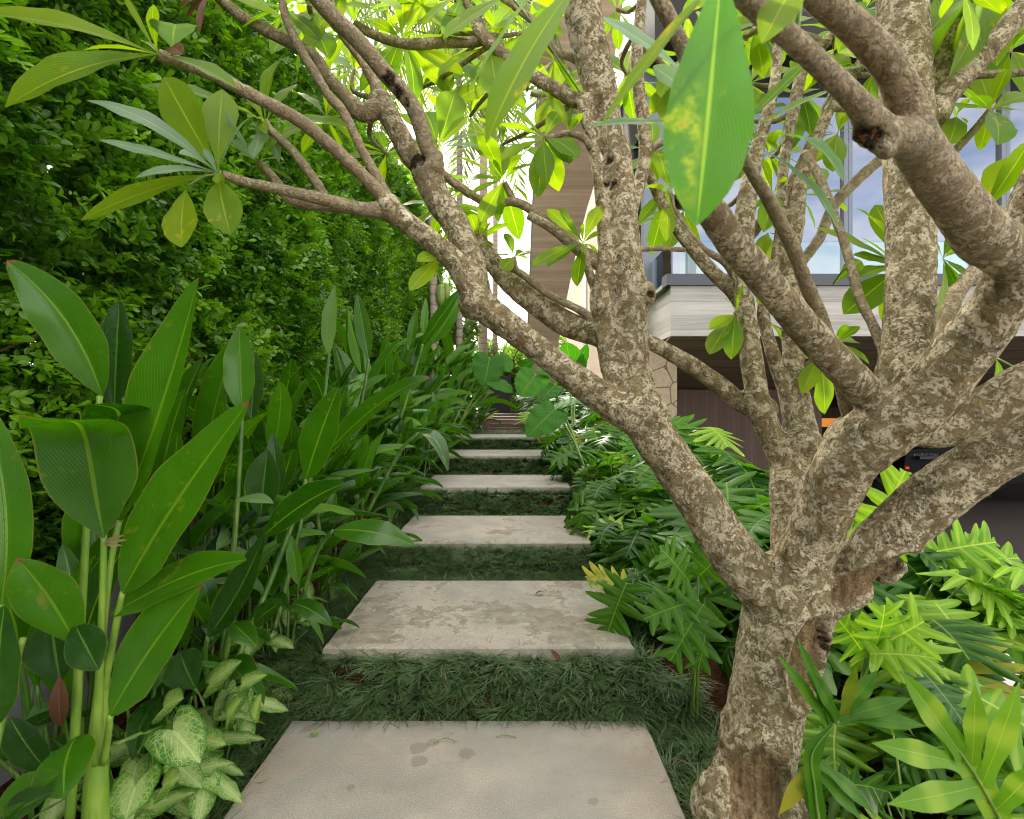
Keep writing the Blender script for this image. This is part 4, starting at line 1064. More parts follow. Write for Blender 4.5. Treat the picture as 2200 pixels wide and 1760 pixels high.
# leaf rosettes: centre (px, py, depth), leaf tips (px, py[, width factor, material])
PL = prof('plum', 16)
def leafpx(mb, c, tip, d, wf=1.0, mi=0, ddep=None, nh=None, arch=None, base_d=None, wpx=None):
    P0 = at(c[0], c[1], base_d or d) - INV
    dd = d + (R(-.16, .16) if ddep is None else ddep)
    P1 = at(tip[0], tip[1], dd) - INV
    L = np.linalg.norm(P1 - P0)
    n = nrm((R(-.5, .5), -R(0.25, 1.0), R(.45, 1.0))) if nh is None else nrm(nh)
    wd = (np.clip(0.165 * L, 0.017, 0.052) * wf) if wpx is None else wpx / 2 / F * d
    blade(mb, P0, P1, n, wd, PL, np.full(16, 0.3), R(.04, .18) if arch is None else arch, R(.1, .4), 0.05, 16, 2, mi, None, 0.1)
ROS = [
 ((340,118),1.5,'a4',[(-60,30,1.0),(10,232,1.2),(178,108,.8),(262,-20,.5),(508,190,.9),(330,10,.6)]),
 ((468,372),1.62,'a1',[(185,215,1.0,1),(212,300,.7,1),(290,383,.6,1),(172,474,.9),(352,165,1.3),(478,192,1.1),(436,318,.8,1),(540,250,.5,1),(385,330,1.3,1)]),
 ((570,265),1.85,'a3',[(300,185,1.1),(748,272,1.2),(600,130,1.0),(500,225,.8),(640,180,.9),(545,340,.8,1),(600,350,.9,1),(440,140,.8),(520,180,1)]),
 ((556,350),1.80,'a2',[(485,240,.7,1),(610,270,.6),(500,300,.8,1),(560,245,.6,1),(635,395,.6)]),
 ((763,52),2.3,'f5',[(690,185,1.1),(770,150,1),(835,20,1.2),(690,40,1),(735,-40,1),(790,-50,.9),(640,90,1.2),(720,-10,.8,1),(700,120,1.1)]),
 ((863,84),2.35,'f5',[(923,245,1.2),(962,202,1.1),(997,163,1.1),(775,200,1.1),(822,205,1.2),(826,20,1),(937,-10,1),(790,40,1),(1010,85,1.1),(868,-40,1.0),(740,130,1.1),(890,225,1)]),
 ((1082,388),2.03,'f11',[(982,338,.9),(1034,290,1.3),(989,397,.8),(1008,419,.8),(1030,479,1.1),(1071,479,1),(1116,516,1.2),(1134,434,1),(1175,356,1.0),(1120,330,.8)]),
 ((1168,297),2.05,'f8',[(1067,267,1.1),(1104,237,.8),(1071,349,1.2),(1085,380,1.1),(1156,427,1.2),(1201,412,1.4),(1205,241,1.0),(1175,395,1),(1242,340,1.2),(1223,352,1.3)]),
 ((1223,284),2.05,'f8',[(1190,215,.9),(1250,245,.8),(1272,322,.9),(1222,353,1.2),(1240,255,.7)]),
 ((1253,522),1.95,'f13',[(1175,449,1.1),(1199,445,.9),(1290,442,1.2),(1138,575,.7),(1175,573,1.0),(1240,616,1.2),(1292,496,.9),(1282,545,.8),(1253,480,.4)]),
 ((1104,552),1.95,'f15',[(1086,501,1.2),(1058,549,.9),(1078,580,1.1),(1134,557,.8),(1125,540,.8),(1138,575,.5)]),
 ((1190,130),2.2,'f7',[(1100,240,1.1),(1126,225,1.0),(1156,228,1.1),(1192,238,1.1),(1240,200,1.0),(1140,130,.9),(1215,150,.9),(1165,60,1)]),
 ((1055,100),2.28,'f6',[(1000,205,1.1),(1015,228,.9),(1090,40,1.0),(940,165,1.2),(1110,70,.9),(985,60,1.1),(960,30,1),(1070,215,1.3)]),
 ((1000,-10),2.3,'f6',[(905,60,1.2),(955,90,1.0),(1060,60,1.1),(880,-20,1.1),(1100,20,1.2),(1015,85,1.0)]),
 ((941,318),2.08,'f10',[(978,198,1.5),(860,245,1.0),(1032,288,1.0,1),(1041,317,.9,1),(1005,250,1.0),(885,300,1.1),(910,240,1.1),(980,360,1.0),(920,380,1.0)]),
 ((950,548),1.9,None,[(880,625,1.0),(895,562,1.0),(930,612,.9),(915,520,.8)]),
 ((1030,520),2.12,None,[(1092,479,1.1),(1060,530,.9),(1010,460,.9)]),
 ((1436,412),2.2,'b5',[(1412,323,1.2),(1398,549,.9),(1372,482,1.0),(1431,519,.8),(1468,350,1),(1385,400,1.0),(1455,480,.9)]),
 ((1582,676),2.15,'b10',[(1522,708,.9),(1524,762,1.3),(1571,773,1.2),(1555,640,.5),(1596,610,.5)]),
 ((1638,690),2.3,'b10',[(1686,740,1.0),(1680,712,1.0),(1660,770,.9),(1625,640,.9)]),
 ((1760,764),2.1,'b11',[(1724,846,1.3),(1772,890,1.2),(1788,820,.8),(1690,770,.8)]),
 ((1792,738),2.0,'b11',[(1848,702,1.2),(1868,782,.8),(1840,735,.8),(1830,700,.8)]),
 ((1938,575),1.95,'b9',[(1812,676,1.2),(1843,598,1.2),(1832,548,1.2),(1752,490,.9),(1836,446,1.2),(1880,440,1.1),(1870,640,1.2),(1850,510,.6),(1893,690,1.0)]),
 ((2025,555),1.75,'c5',[(2082,596,.8),(2001,740,1.2),(2048,630,1.1),(2078,555,.8),(1990,500,.9),(2060,650,.9),(2050,500,.9),(2090,520,.7)]),
 ((2103,470),1.75,'c5',[(2178,338,1.7),(2215,300,1.2),(2150,520,.8),(2060,470,.8),(2160,440,1)]),
 ((2127,237),1.72,'c4',[(2104,163,1.4),(2165,147,1.3),(2210,206,1.4),(2205,240,1.2),(2060,232,1.1),(2106,325,1.3),(2143,312,1.2),(2180,287,1.0),(2095,205,.9)]),
 ((2052,252),1.75,'c4',[(2036,316,.9),(2058,325,.9),(2075,290,.7),(2010,280,.7)]),
 ((2112,-20),1.8,'c6',[(2000,130,1.1),(2060,155,1.2),(2038,165,1.0),(2142,142,1.3),(1990,80,1.1),(2170,60,1.1),(2085,90,1.2),(2120,80,1.1)]),
 ((2010,-10),1.95,'c6',[(1998,108,1.2),(2030,80,1),(1985,60,1),(2050,70,1)]),
 ((1830,10),2.3,'b7',[(1870,95,1.2),(1842,85,1.0),(1800,112,1.1),(1885,60,1.0),(1780,50,1.1),(1860,-30,1.0),(1845,-40,1)]),
 ((1722,205),2.5,'b8',[(1658,268,1.1),(1700,275,1.0),(1742,292,1.0),(1690,330,1.0),(1765,260,1.0),(1700,130,1.0),(1770,160,1.0),(1650,190,1.1)]),
 ((1800,285),2.5,'b7',[(1748,350,1.1),(1790,370,1.0),(1840,340,1.0),(1850,280,1.0),(1830,220,1.1),(1760,250,1.0),(1745,300,1)]),
 ((1660,415),2.35,'b8',[(1640,500,1.0),(1668,470,.9),(1690,380,1.0),(1620,450,1.0),(1700,450,.9),(1640,340,1)]),
 ((1650,500),2.4,'b8',[(1640,580,1.1),(1655,565,1.0),(1628,560,.9),(1680,530,.8)]),
 ((1470,120),2.3,'f9',[(1420,210,1.1),(1440,60,1),(1520,200,1.1),(1480,40,1),(1400,120,1.0),(1545,130,1.1),(1450,230,1),(1410,20,1)]),
 ((1560,238),2.0,'f9',[(1500,300,1.1),(1530,330,1.0),(1620,300,1.0),(1600,160,1.1),(1520,170,1),(1645,230,1.0)]),
 ((1325,20),2.2,None,[(1290,90,1.0),(1360,80,1),(1330,110,1.0),(1390,40,1),(1300,-40,1)]),
 ((1620,60),2.5,None,[(1560,120,1.1),(1600,150,1.1),(1660,130,1.1),(1690,80,1.1),(1570,30,1.1),(1640,170,1)]),
 ((455,-20),1.9,'b3',[(350,5,1.0),(490,50,.5),(520,30,1.0),(610,40,1.0),(400,40,.9,2),(385,20,1.2,2),(430,70,.5,2),(560,10,.9)]),
 ((610,20),1.9,'a5',[(545,10,.9),(590,70,.6),(690,90,1.2),(720,25,1.1),(560,-40,1),(650,-30,1),(685,130,.9),(520,60,.7)]),
 ((715,20),2.1,'b4',[(640,60,1.2),(660,110,1.1),(760,90,1.1),(800,20,1.1),(690,-40,1),(745,-30,1)]),
 ((2060,-30),1.5,'c6',[(2090,110,1.1),(2150,30,1.0),(2020,40,1.1),(2010,-10,1)]),
]
GREY = {k: v for k, v in ()}
mats3 = [M['plumeria'], M['plumeria_back'], M['plumeria_dead'], M['plumeria_sick']]
for c, d, par, tips in ROS:
    m = MB()
    for tp in tips:
        wf = tp[2] if len(tp) > 2 else 1.0
        leafpx(m, c, tp, d, wf, tp[3] if len(tp) > 3 else 0)
    # young central leaves
    for _ in range(2):
        a_ = R(0, 6.28); leafpx(m, c, (c[0] + 38 * math.cos(a_), c[1] + 38 * math.sin(a_) - 15), d, 0.6)
    if par is None:
        C_ = at(*c, d) - INV; q0 = min(ALLS, key=lambda q: np.linalg.norm(q - C_)); mb_ = MB()
        mb_.tube(catmull([q0, (q0 + C_) / 2 + np.array([0, 0, -.03]), C_], .03), .008, 8); par = c; TW[c] = mb_.build('branch', M['bark_thin'], TREE)
    m.build('leaf_cluster', mats3, TW[par])
# more rosettes on short side twigs deeper in the crown
skd = [q for q in samp]
random.seed(77)
EX = [(660,60,2.3),(740,-20,2.2),(900,10,2.45),(960,130,2.5),(1060,180,2.45),(1130,70,2.4),(1010,250,2.6),(1195,200,2.5),(905,190,2.6),(700,250,2.2),(830,330,2.5),(1080,310,2.5),(1140,0,2.5),(760,150,2.5),(960,440,2.4),
      (1440,180,2.4),(1530,80,2.5),(1610,180,2.6),(1690,60,2.5),(1760,120,2.6),(1650,330,2.6),(1600,260,2.5),(1720,420,2.6),(1400,330,2.5),(1860,20,2.3),(1470,450,2.5),(1880,150,2.4),(2090,60,2.1),(2560,480,1.5),(2640,300,1.4),(2600,60,1.5),(2480,-260,1.6),(1960,-560,1.9),(1850,-480,2.0),(2110,-500,2.0),(2230,-420,1.9),(2460,-300,1.7),(1250,-540,2.2),(1130,-440,2.2),(1370,-480,2.2),(2700,700,1.5),(2170,110,2.0),(2020,170,2.2),(1345,160,2.5),(1560,-20,2.4)]
for (cx, cy_, d) in EX:
    C_ = at(cx, cy_, d)
    j = min(range(0, len(skd), 6), key=lambda i: np.linalg.norm(skd[i][0] - C_) + (0.3 if skd[i][0][2] > C_[2] else 0) + (5 if skd[i][0][1] < 1.7 and d > 1.9 else 0))
    B_ = skd[j][0]
    m = MB(); p = catmull([B_ - INV, (B_ + C_) / 2 - INV + np.array([R(-.05, .05), R(-.05, .05), -.04]), C_ - INV], .03)
    m.tube(p, np.linspace(.012, .0075, len(p)), 8); tw = m.build('branch', M['bark_thin'], TREE)
    m = MB(); a0 = R(0, 6.28)
    for k in range(9):
        a_ = a0 + k * 0.698 + R(-.2, .2); rr_ = R(75, 125) * 2.3 / d
        leafpx(m, (cx, cy_), (cx + rr_ * math.cos(a_), cy_ + rr_ * (0.75 * math.sin(a_)) + R(-5, 35)), d, R(.9, 1.2), 0, R(-.22, .22))
    m.build('leaf_cluster', mats3, tw)
# single large leaves close to the viewer
def hero(base, tip, wpx, d0, d1, nh, mi=0, arch=0.08, par=None):
    m = MB()
    P0 = at(*base, d0) - INV; P1 = at(*tip, d1) - INV
    q0 = min(ALLS, key=lambda q: np.linalg.norm(q - P0))
    if np.linalg.norm(q0 - P0) > .012:
        m.tube(catmull([q0, (q0 + P0) / 2 + np.array([0, 0, .012]), P0], .02), .0032, 6, 1)
    blade(m, P0, P1, nh, wpx / 2 / F * (d0 + d1) / 2, prof('plum', 28), np.full(28, 0.3), arch, 0.25, 0.05, 28, 4, 0, 0.35, 0.12)
    m.build('leaf', [mats3[mi], M['petiole']], par or TREE)
hero((1556,-130), (1497,486), 204, .52, .56, (-.1,-1,.25), 3, .02)
hero((1275,-75), (1043,310), 112, .78, .72, (-.5,-.9,.35), 0, .10)
hero((1180,-60), (1010,190), 50, .95, .95, (-1,-.25,.6), 1, .04)
hero((1562,-60), (1288,275), 46, .60, .62, (.2,-.55,.9), 0, .12)
hero((1500,268), (1252,272), 56, .95, .92, (.1,-.7,.8), 3, .05)
hero((1480,165), (1293,36), 62, 1.0, 1.05, (-.2,-.7,.8), 1, .05)
hero((1492,212), (1403,142), 52, 1.05, 1.05, (-.3,-.9,.4), 1, .05)
hero((1735,-80), (1636,95), 86, .66, .6, (-.2,-1,.3), 0, .06)
hero((1606,300), (1812,392), 88, 1.33, 1.2, (.3,-.75,.8), 3, .35)
hero((1612,310), (1803,500), 58, 1.34, 1.25, (.6,-.8,.2), 3, .18)
hero((1600,285), (1795,190), 36, 1.32, 1.3, (0,-.6,.9), 0, .05)
hero((1590,275), (1738,130), 34, 1.32, 1.3, (0,-.7,.8), 0, .02)
hero((1095,-12), (952,84), 64, 1.7, 1.6, (-.3,-.9,.4), 0, .06)
hero((402,400), (390,532), 84, 1.58, 1.5, (-.1,-1,.45), 0, .10, TW['a1'])
hero((470,380), (495,505), 84, 1.6, 1.5, (.1,-1,.5), 0, .16, TW['a1'])
hero((372,112), (378,52), 100, 1.5, 1.42, (0,-.5,1), 1, .2, TW['a4'])
hero((365,105), (392,118), 40, 1.46, 1.40, (0,-1,.3), 2, .2, TW['a4'])
hero((1790,610), (1850,560), 40, 1.9, 1.9, (0,-1,.4), 0, .2)
hero((2140,768), (2147,824), 30, 1.7, 1.7, (.2,-1,.2), 0, .05)
# ------------------------------------------------------------------ hedge
def hedge_section(seed, length=1.7, height=5.0, nspray=3000):
    rg = np.random.default_rng(seed)
    def surf(y, z):
        return np.array([0.22 * mnoise.noise(Vector((a * 1.1, b * 1.1, seed))) + 0.13 * mnoise.noise(Vector((a * 3, b * 3, seed + 5))) for a, b in zip(y, z)])
    y = rg.random(nspray) * length; z = 0.15 + rg.random(nspray) * (height - 0.15)
    dep = rg.exponential(0.17, nspray)
    x = surf(y, z) - dep
    top = z > height - 0.5
    x = np.where(top, x - rg.random(nspray) * 1.0, x)
    P = np.stack([x, y, z], 1)
    d = np.stack([rg.normal(0.75, .45, nspray), rg.normal(0, .7, nspray), rg.normal(0.25, .55, nspray)], 1); d /= np.linalg.norm(d, axis=1)[:, None]
    nn_ = np.stack([rg.normal(.35, .35, nspray), rg.normal(0, .4, nspray), rg.normal(.8, .3, nspray)], 1)
    sd = np.cross(d, nn_); sd /= np.linalg.norm(sd, axis=1)[:, None]
    nn_ = np.cross(sd, d)
    grow = np.array([mnoise.noise(Vector((a * 2.4 + 9, b * 2.4, seed))) + .5 * mnoise.noise(Vector((a * 6, b * 6, seed))) for a, b in zip(y, z)])
    tone = np.clip(0.31 + 0.85 * grow - dep * 0.9 + rg.normal(0, .13, nspray), 0, 0.98)  # outer new growth lighter; deeper sprays coloured darker for shade in the gaps
    V, Fc, UV, RN = [], [], [], []
    nl = 9; size = rg.uniform(0.75, 1.2, nspray)
    base_n = 0
    allv = []
    for i in range(nl):
        s = 1 if i % 2 else -1
        pos = P + d * (0.0165 * (i + 1) * size)[:, None]
        if i == nl - 1:
            ld = d + rg.normal(0, .1, (nspray, 3)); l = 0.062 * size
        else:
            ld = d * 0.55 + sd * s * 0.85 + rg.normal(0, .18, (nspray, 3)) + nn_ * rg.normal(0.1, .2, nspray)[:, None]; l = (0.042 + 0.015 * math.sin(i / nl * 3.1)) * size
        l = l * rg.uniform(.85, 1.15, nspray)
        ld /= np.linalg.norm(ld, axis=1)[:, None]
        ls = np.cross(ld, nn_ + rg.normal(0, .25, (nspray, 3))); ls /= np.linalg.norm(ls, axis=1)[:, None] + 1e-9
        ln = np.cross(ls, ld)
        hw = l * 0.28
        q = np.zeros((nspray, 8, 3))
        q[:, 0] = pos; q[:, 4] = pos + ld * l[:, None] - ln * (l * .12)[:, None]
        for k, (t, w_) in enumerate(((.25, .72), (.58, 1.0), (.84, .66))):
            c = pos + ld * (l * t)[:, None] - ln * (l * .12 * t * t)[:, None] + ln * (hw * .3 * w_)[:, None]
            q[:, 1 + k] = c + ls * (hw * w_)[:, None]; q[:, 7 - k] = c - ls * (hw * w_)[:, None]
        allv.append(q)
    Vv = np.stack(allv, 1).reshape(-1, 8, 3); k = len(Vv)
    idx = np.arange(k)[:, None] * 8
    loops = np.concatenate([idx + np.array([0, 1, 2, 3, 4]), idx + np.array([0, 4, 5, 6, 7])], 1).reshape(-1).astype(np.int32)
    uvt = np.array([(.5, 0), (.9, .25), (1, .58), (.85, .84), (.5, 1), (.15, .84), (0, .58), (.1, .25)])
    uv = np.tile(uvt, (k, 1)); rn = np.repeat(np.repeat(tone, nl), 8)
    # big inner leaves close the depth of the hedge, coloured darkest for its inner shade
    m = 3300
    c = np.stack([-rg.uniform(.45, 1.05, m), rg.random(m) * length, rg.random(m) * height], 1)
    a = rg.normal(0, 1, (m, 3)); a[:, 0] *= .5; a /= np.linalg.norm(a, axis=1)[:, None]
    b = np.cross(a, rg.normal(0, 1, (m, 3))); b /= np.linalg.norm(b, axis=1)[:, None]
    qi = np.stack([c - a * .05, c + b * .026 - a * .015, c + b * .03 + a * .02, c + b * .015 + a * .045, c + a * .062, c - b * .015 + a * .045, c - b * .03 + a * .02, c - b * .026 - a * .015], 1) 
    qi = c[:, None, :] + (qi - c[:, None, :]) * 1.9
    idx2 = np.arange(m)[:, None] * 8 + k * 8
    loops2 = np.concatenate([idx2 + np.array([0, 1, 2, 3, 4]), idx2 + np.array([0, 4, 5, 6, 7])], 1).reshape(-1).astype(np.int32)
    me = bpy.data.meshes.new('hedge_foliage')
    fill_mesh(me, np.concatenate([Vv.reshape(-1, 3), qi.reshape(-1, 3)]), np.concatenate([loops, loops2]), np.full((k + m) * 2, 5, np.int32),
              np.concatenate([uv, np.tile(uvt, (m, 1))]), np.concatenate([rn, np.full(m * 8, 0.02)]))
    me.materials.append(M['hedge'])
    return me
HG = thing('hedge', 'tall dense small-leaved green hedge along the left side', 'hedge', (-2.25, 0.6, 0))
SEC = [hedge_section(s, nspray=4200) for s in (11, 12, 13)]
for i in range(-3, 10):  # unseen sections behind the camera are added to block sky light
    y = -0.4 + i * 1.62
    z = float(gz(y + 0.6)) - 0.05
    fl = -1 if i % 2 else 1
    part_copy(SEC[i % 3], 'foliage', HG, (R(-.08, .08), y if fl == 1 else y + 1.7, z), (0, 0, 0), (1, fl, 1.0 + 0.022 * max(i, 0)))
for i in range(26):
    y = -0.3 + i * 0.5 + R(-.1, .1); x = R(-.75, -.3); z = float(gz(y))
    m = MB(); p = [(x + R(-.08, .08), y + R(-.12, .12), z + h_) for h_ in (0, .8, 1.6, 2.4, 3.2, 4.2)]
    m.tube(catmull(p, .1), np.linspace(0.022, 0.008, len(catmull(p, .1))), 7)
    for _ in range(3):
        h0 = R(.6, 2.4); j = int(h0 / .8); b = np.array(p[j])
        e = b + np.array([R(.2, .7), R(-.4, .4), R(.3, .9)])
        m.tube(catmull([b, (b + e) / 2 + np.array([.05, R(-.08, .08), 0]), e], .08), 0.0055, 5)
    m.build('stem', M['stem'], HG)

# ------------------------------------------------------------------ heliconias
def rotz(v, a):
    c, s = math.cos(a), math.sin(a); return np.array([v[0] * c - v[1] * s, v[0] * s + v[1] * c, v[2]])
def heli_leaf_mesh(seed, stalk, blade_l, bw, lean, droop, mats):
    random.seed(seed)
    m = MB()
    tipd = np.array([math.sin(lean), 0, math.cos(lean)])
    top = np.array([0.10 * lean, R(-.02, .02), stalk])
    st = catmull([(0, 0, 0), (0.02, 0, stalk * .5), tuple(top)], .05)
    m.tube(st, np.linspace(.011, .006, len(st)), 7, 1)
    P1 = top + nrm(tipd + np.array([0, R(-.15, .15), -droop * .6])) * blade_l
    mid = top + tipd * blade_l * 0.55 + np.array([0, R(-.03, .03), 0])
    n = np.array([-math.cos(lean), R(-.4, .4), math.sin(lean) + .3])
    blade(m, top, P1, n, bw, prof('heli', 18), np.full(18, .35), 0, R(.2, .7), 0.06, 18, 3, 0, R(0, 1), R(-.1, .25), mid, 2.0, R(-.5, .5))
    return m.mesh('heliconia_leaf', mats)
random.seed(21)
HL_T, HL_S = [], []
for i in range(10):
    mat = [M['heliconia'], M['heliconia'], M['heliconia_dark'], M['heliconia'], M['heliconia_pale']][i % 5]
    HL_T.append(heli_leaf_mesh(100 + i, R(.45, .95), R(.55, .8), R(.078, .10), [.1, .3, .5, .7, .9, .2, .4, 1.1, .6, .8][i], R(0, .9), [mat, M['stalk_dark']]))
    HL_S.append(heli_leaf_mesh(200 + i, R(.12, .55), R(.36, .55), R(.062, .082), [.3, .6, .9, 1.1, .7, .45, 1.0, 1.2, .8, .6][i], R(.2, 1.2), [mat, M['stalk_dark']]))
random.seed(33)
rowdef = [('at the path edge', -1.20, HL_S, 9, 0.85), ('second row from the path', -1.40, HL_S, 8, 1.15), ('third row from the path', -1.62, HL_T, 8, 0.9), ('against the hedge', -1.88, HL_T, 7, 1.06)]
levels = [(2.35, 'behind the lowest slab'), (2.85, 'by the front of slab two'), (3.40, 'by the back of slab two'), (3.95, 'by the riser of slab three'), (4.5, 'by the front of slab three'), (5.05, 'by the back of slab three'),
          (5.6, 'by the riser of slab four'), (6.2, 'by slab four'), (6.85, 'by the riser of slab five'), (7.6, 'by slab five'), (8.3, 'by the riser of slab six'), (9.1, 'by slab six'), (10.1, 'below the timber stair'), (11.3, 'beside the timber stair')]
hcount = 0
for rname, x0, LV, nlf, sc0 in rowdef:
    for y0, lname in levels:
        if y0 < 2.6 and rname != 'against the hedge': continue
        if y0 < 3 and rname == 'at the path edge': continue
        x = x0 + R(-.06, .06) + max(0, y0 - 8.5) * .15 + (.12 if y0 > 5.8 else 0); y = y0 + R(-.12, .12)
        short = LV is HL_S
        kind = 'low' if short else 'tall'
        ro = thing('heliconia', f'{kind} heliconia clump {rname}, {lname}', 'plant', (x, y, float(ground_z(np.array(x), np.array(y))) - 0.01), R(0, 6.28), 'heliconias along the left side of the path')
        far_k = 1.0 + 0.05 * max(0, y0 - 4)
        for k in range(nlf + (2 if y0 < 6 else 0)):
            az_ = k * 2.4 + R(-.5, .5)
            # lean mostly towards the light over the path
            tgt = -0.5 - ro.rotation_euler.z
            az_ = az_ + 0.6 * math.sin(tgt - az_)
            s_ = sc0 * R(.8, 1.12) * far_k * (0.9 if y0 < 3 else 1)
            part_copy(random.choice(LV), 'leaf', ro, (R(-.06, .06), R(-.06, .06), 0), (R(-.08, .08), R(-.08, .08), az_), s_)
        hcount += 1
# large plant close to the viewer: explicit leaves
def wx(p, d): return at(p[0], p[1], d)
G1 = thing('heliconia', 'large glossy broad-leaved heliconia with thick yellow green stalk in front', 'plant', tuple(float(a) for a in at(207, 1990, 1.5)), 0, 'heliconias along the left side of the path')
O1 = np.array(at(207, 1990, 1.5)); G1.location = tuple(O1)
def stalkpx(par, org, pts, d0, d1, mt='stalk', nm='stalk'):
    Q = limb_world([(a, b, r) for a, b, r in pts], d0, d1, .02)
    m = MB(); m.tube(Q[:, :3] - org, Q[:, 3], 12); return m.build(nm, M[mt], par)
def leafhero(par, org, base, tip, wpx, d0, d1, nh, mt='heliconia', arch=0.05, fold=0.3, ctrl=None, cd_=None, curl=0.1, pk='heli', rnd=.5, wave=.04, swirl=0.0):
    m = MB(); P0 = at(*base, d0) - org; P1 = at(*tip, d1) - org
    c = None if ctrl is None else at(*ctrl, cd_ or (d0 + d1) / 2) - org
    if c is not None: c = 2 * c - (P0 + P1) / 2      # curve passes through ctrl
    blade(m, P0, P1, nh, wpx / 2 / F * (d0 + d1) / 2, prof(pk, 26), np.full(26, .3), arch, fold, wave, 26, 4, 0, rnd, curl, c, 2.0, swirl)
    return m.build('leaf', M[mt], par)
stalkpx(G1, O1, [(207,1990,27),(205,1760,25),(208,1640,21),(214,1560,18),(222,1440,13)], 1.5, 1.5)
stalkpx(G1, O1, [(206,1640,13),(212,1500,9),(220,1300,7),(223,1150,6)], 1.49, 1.45)
stalkpx(G1, O1, [(218,1500,9),(234,1420,8),(252,1330,7),(264,1272,6)], 1.5, 1.46)
stalkpx(G1, O1, [(214,1480,8),(222,1350,7),(240,1200,6),(256,1117,6)], 1.51, 1.55)
stalkpx(G1, O1, [(222,1640,8),(232,1580,7),(237,1535,6)], 1.48, 1.44)
stalkpx(G1, O1, [(150,1760,10),(165,1500,9),(176,1300,8),(186,1130,7),(196,1000,6),(215,850,6)], 1.62, 1.66)
leafhero(G1, O1, (254,1125), (427,596), 165, 1.56, 1.50, (-.25,-1,.3), 'heliconia', ctrl=(345,880), fold=.42, rnd=.85, curl=.0)
leafhero(G1, O1, (263,1274), (536,862), 168, 1.45, 1.36, (-.1,-1,.45), 'heliconia', ctrl=(372,1090), fold=.3, rnd=.45)
def leafpath(par, org, pts, wpx, side, mt, rnd=.5, fold=.2, curl=.05, wave=.03, Wk=None):
    m = MB(); P = [at(x, y, d) - org for x, y, d in pts]; d = pts[0][2]
    W_ = np.interp(np.linspace(0, 1, 34), np.linspace(0, 1, len(Wk)), Wk) if Wk is not None else prof('heli', 34)
    blade(m, P[0], P[-1], (0, -1, .2), wpx / 2 / F * d, W_, np.full(34, .3), 0, fold, wave, 34, 4, 0, rnd, curl, None, 2.0, 0, P, side)
    return m.build('leaf', M[mt], par)
WF = [.03, .5, .82, .97, 1, 1, .97, .9, .8, .68, .5, .28, 0]
leafpath(G1, O1, [(223,1156,1.42),(208,1080,1.41),(195,1000,1.39),(180,930,1.37),(158,905,1.30),(110,905,1.22),(40,893,1.14)], 205, (1, .1, .12), 'heliconia', .62, .15, .05, .03, WF)
leafpath(G1, O1, [(241,1120,1.54),(245,1040,1.55),(252,960,1.56),(258,905,1.55),(250,880,1.49),(222,872,1.42),(186,868,1.36)], 165, (1, .1, .25), 'heliconia', .45, .15, .05, .03, WF)
leafhero(G1, O1, (219,850), (14,560), 120, 1.66, 1.55, (.1,-1,.55), 'heliconia', ctrl=(140,690), fold=.25, rnd=.6, swirl=.4)
leafhero(G1, O1, (245,880), (256,645), 92, 1.75, 1.8, (0,-1,.1), 'heliconia_dark', ctrl=(250,760), fold=.3, rnd=.2)
leafhero(G1, O1, (237,1322), (530,1203), 104, 1.48, 1.36, (0,-.75,.8), 'heliconia', ctrl=(390,1242), fold=.25, rnd=.8)
leafhero(G1, O1, (236,1537), (433,1256), 146, 1.43, 1.36, (-.15,-1,.5), 'heliconia', ctrl=(330,1385), fold=.25, rnd=.3)
leafhero(G1, O1, (163,1385), (35,1200), 135, 1.45, 1.35, (.1,-1,.4), 'heliconia', ctrl=(105,1285), fold=.2, pk='lance', rnd=.7)
leafhero(G1, O1, (160,1340), (212,1440), 84, 1.44, 1.36, (.5,-1,.3), 'heliconia_dark', fold=.2, pk='lance', rnd=.4)
leafhero(G1, O1, (165,1582), (138,1716), 122, 1.40, 1.24, (0,-.75,.9), 'heliconia', arch=.25, fold=.15, pk='lance', rnd=.6)
leafhero(G1, O1, (130,1465), (110,1330), 130, 1.62, 1.66, (.1,-1,.2), 'heliconia_dark', fold=.2, pk='lance', rnd=.4)
leafhero(G1, O1, (130,1560), (128,1450), 40, 1.60, 1.56, (.7,-1,.2), 'plumeria_dead', arch=.3, fold=.5, pk='lance', curl=.3)
for p in (((222,1165),(275,1160)),((226,1170),(262,1172)),((228,1160),(268,1150))):
    leafhero(G1, O1, p[0], p[1], 8, 1.44, 1.42, (0,-1,.3), 'grass_dry', pk='lance')
G2 = thing('heliconia', 'heliconia with big arching leaves cut off by the left border of the photograph', 'plant', tuple(float(a) for a in at(-60, 2000, 1.35)), 0, 'heliconias along the left side of the path'); O2 = np.array(at(-60, 2000, 1.35)); G2.location = tuple(O2)
stalkpx(G2, O2, [(-60,2000,16),(-40,1760,14),(-10,1500,10),(0,1300,8)], 1.35, 1.4)
stalkpx(G2, O2, [(-30,1700,9),(0,1560,8),(30,1440,7),(50,1370,6)], 1.36, 1.42)
stalkpx(G2, O2, [(-50,1850,10),(20,1780,8),(60,1715,7)], 1.35, 1.3)
leafhero(G2, O2, (-2,1330), (-45,850), 115, 1.40, 1.45, (.3,-1,.2), 'heliconia', ctrl=(10,1080), fold=.3, rnd=.9)
leafhero(G2, O2, (-10,1560), (10,1300), 110, 1.32, 1.3, (.2,-1,.2), 'heliconia', fold=.3, rnd=.6)
leafhero(G2, O2, (0,1260), (58,1092), 90, 1.5, 1.55, (0,-1,.1), 'heliconia', fold=.2, pk='lance', rnd=.7)
leafhero(G2, O2, (-40,1790), (128,1662), 92, 1.34, 1.25, (-.1,-.7,.9), 'heliconia', arch=.12, rnd=.3)
leafhero(G2, O2, (-20,1790), (118,1700), 80, 1.30, 1.2, (-.2,-.8,.9), 'heliconia_dark', arch=.1, rnd=.5)
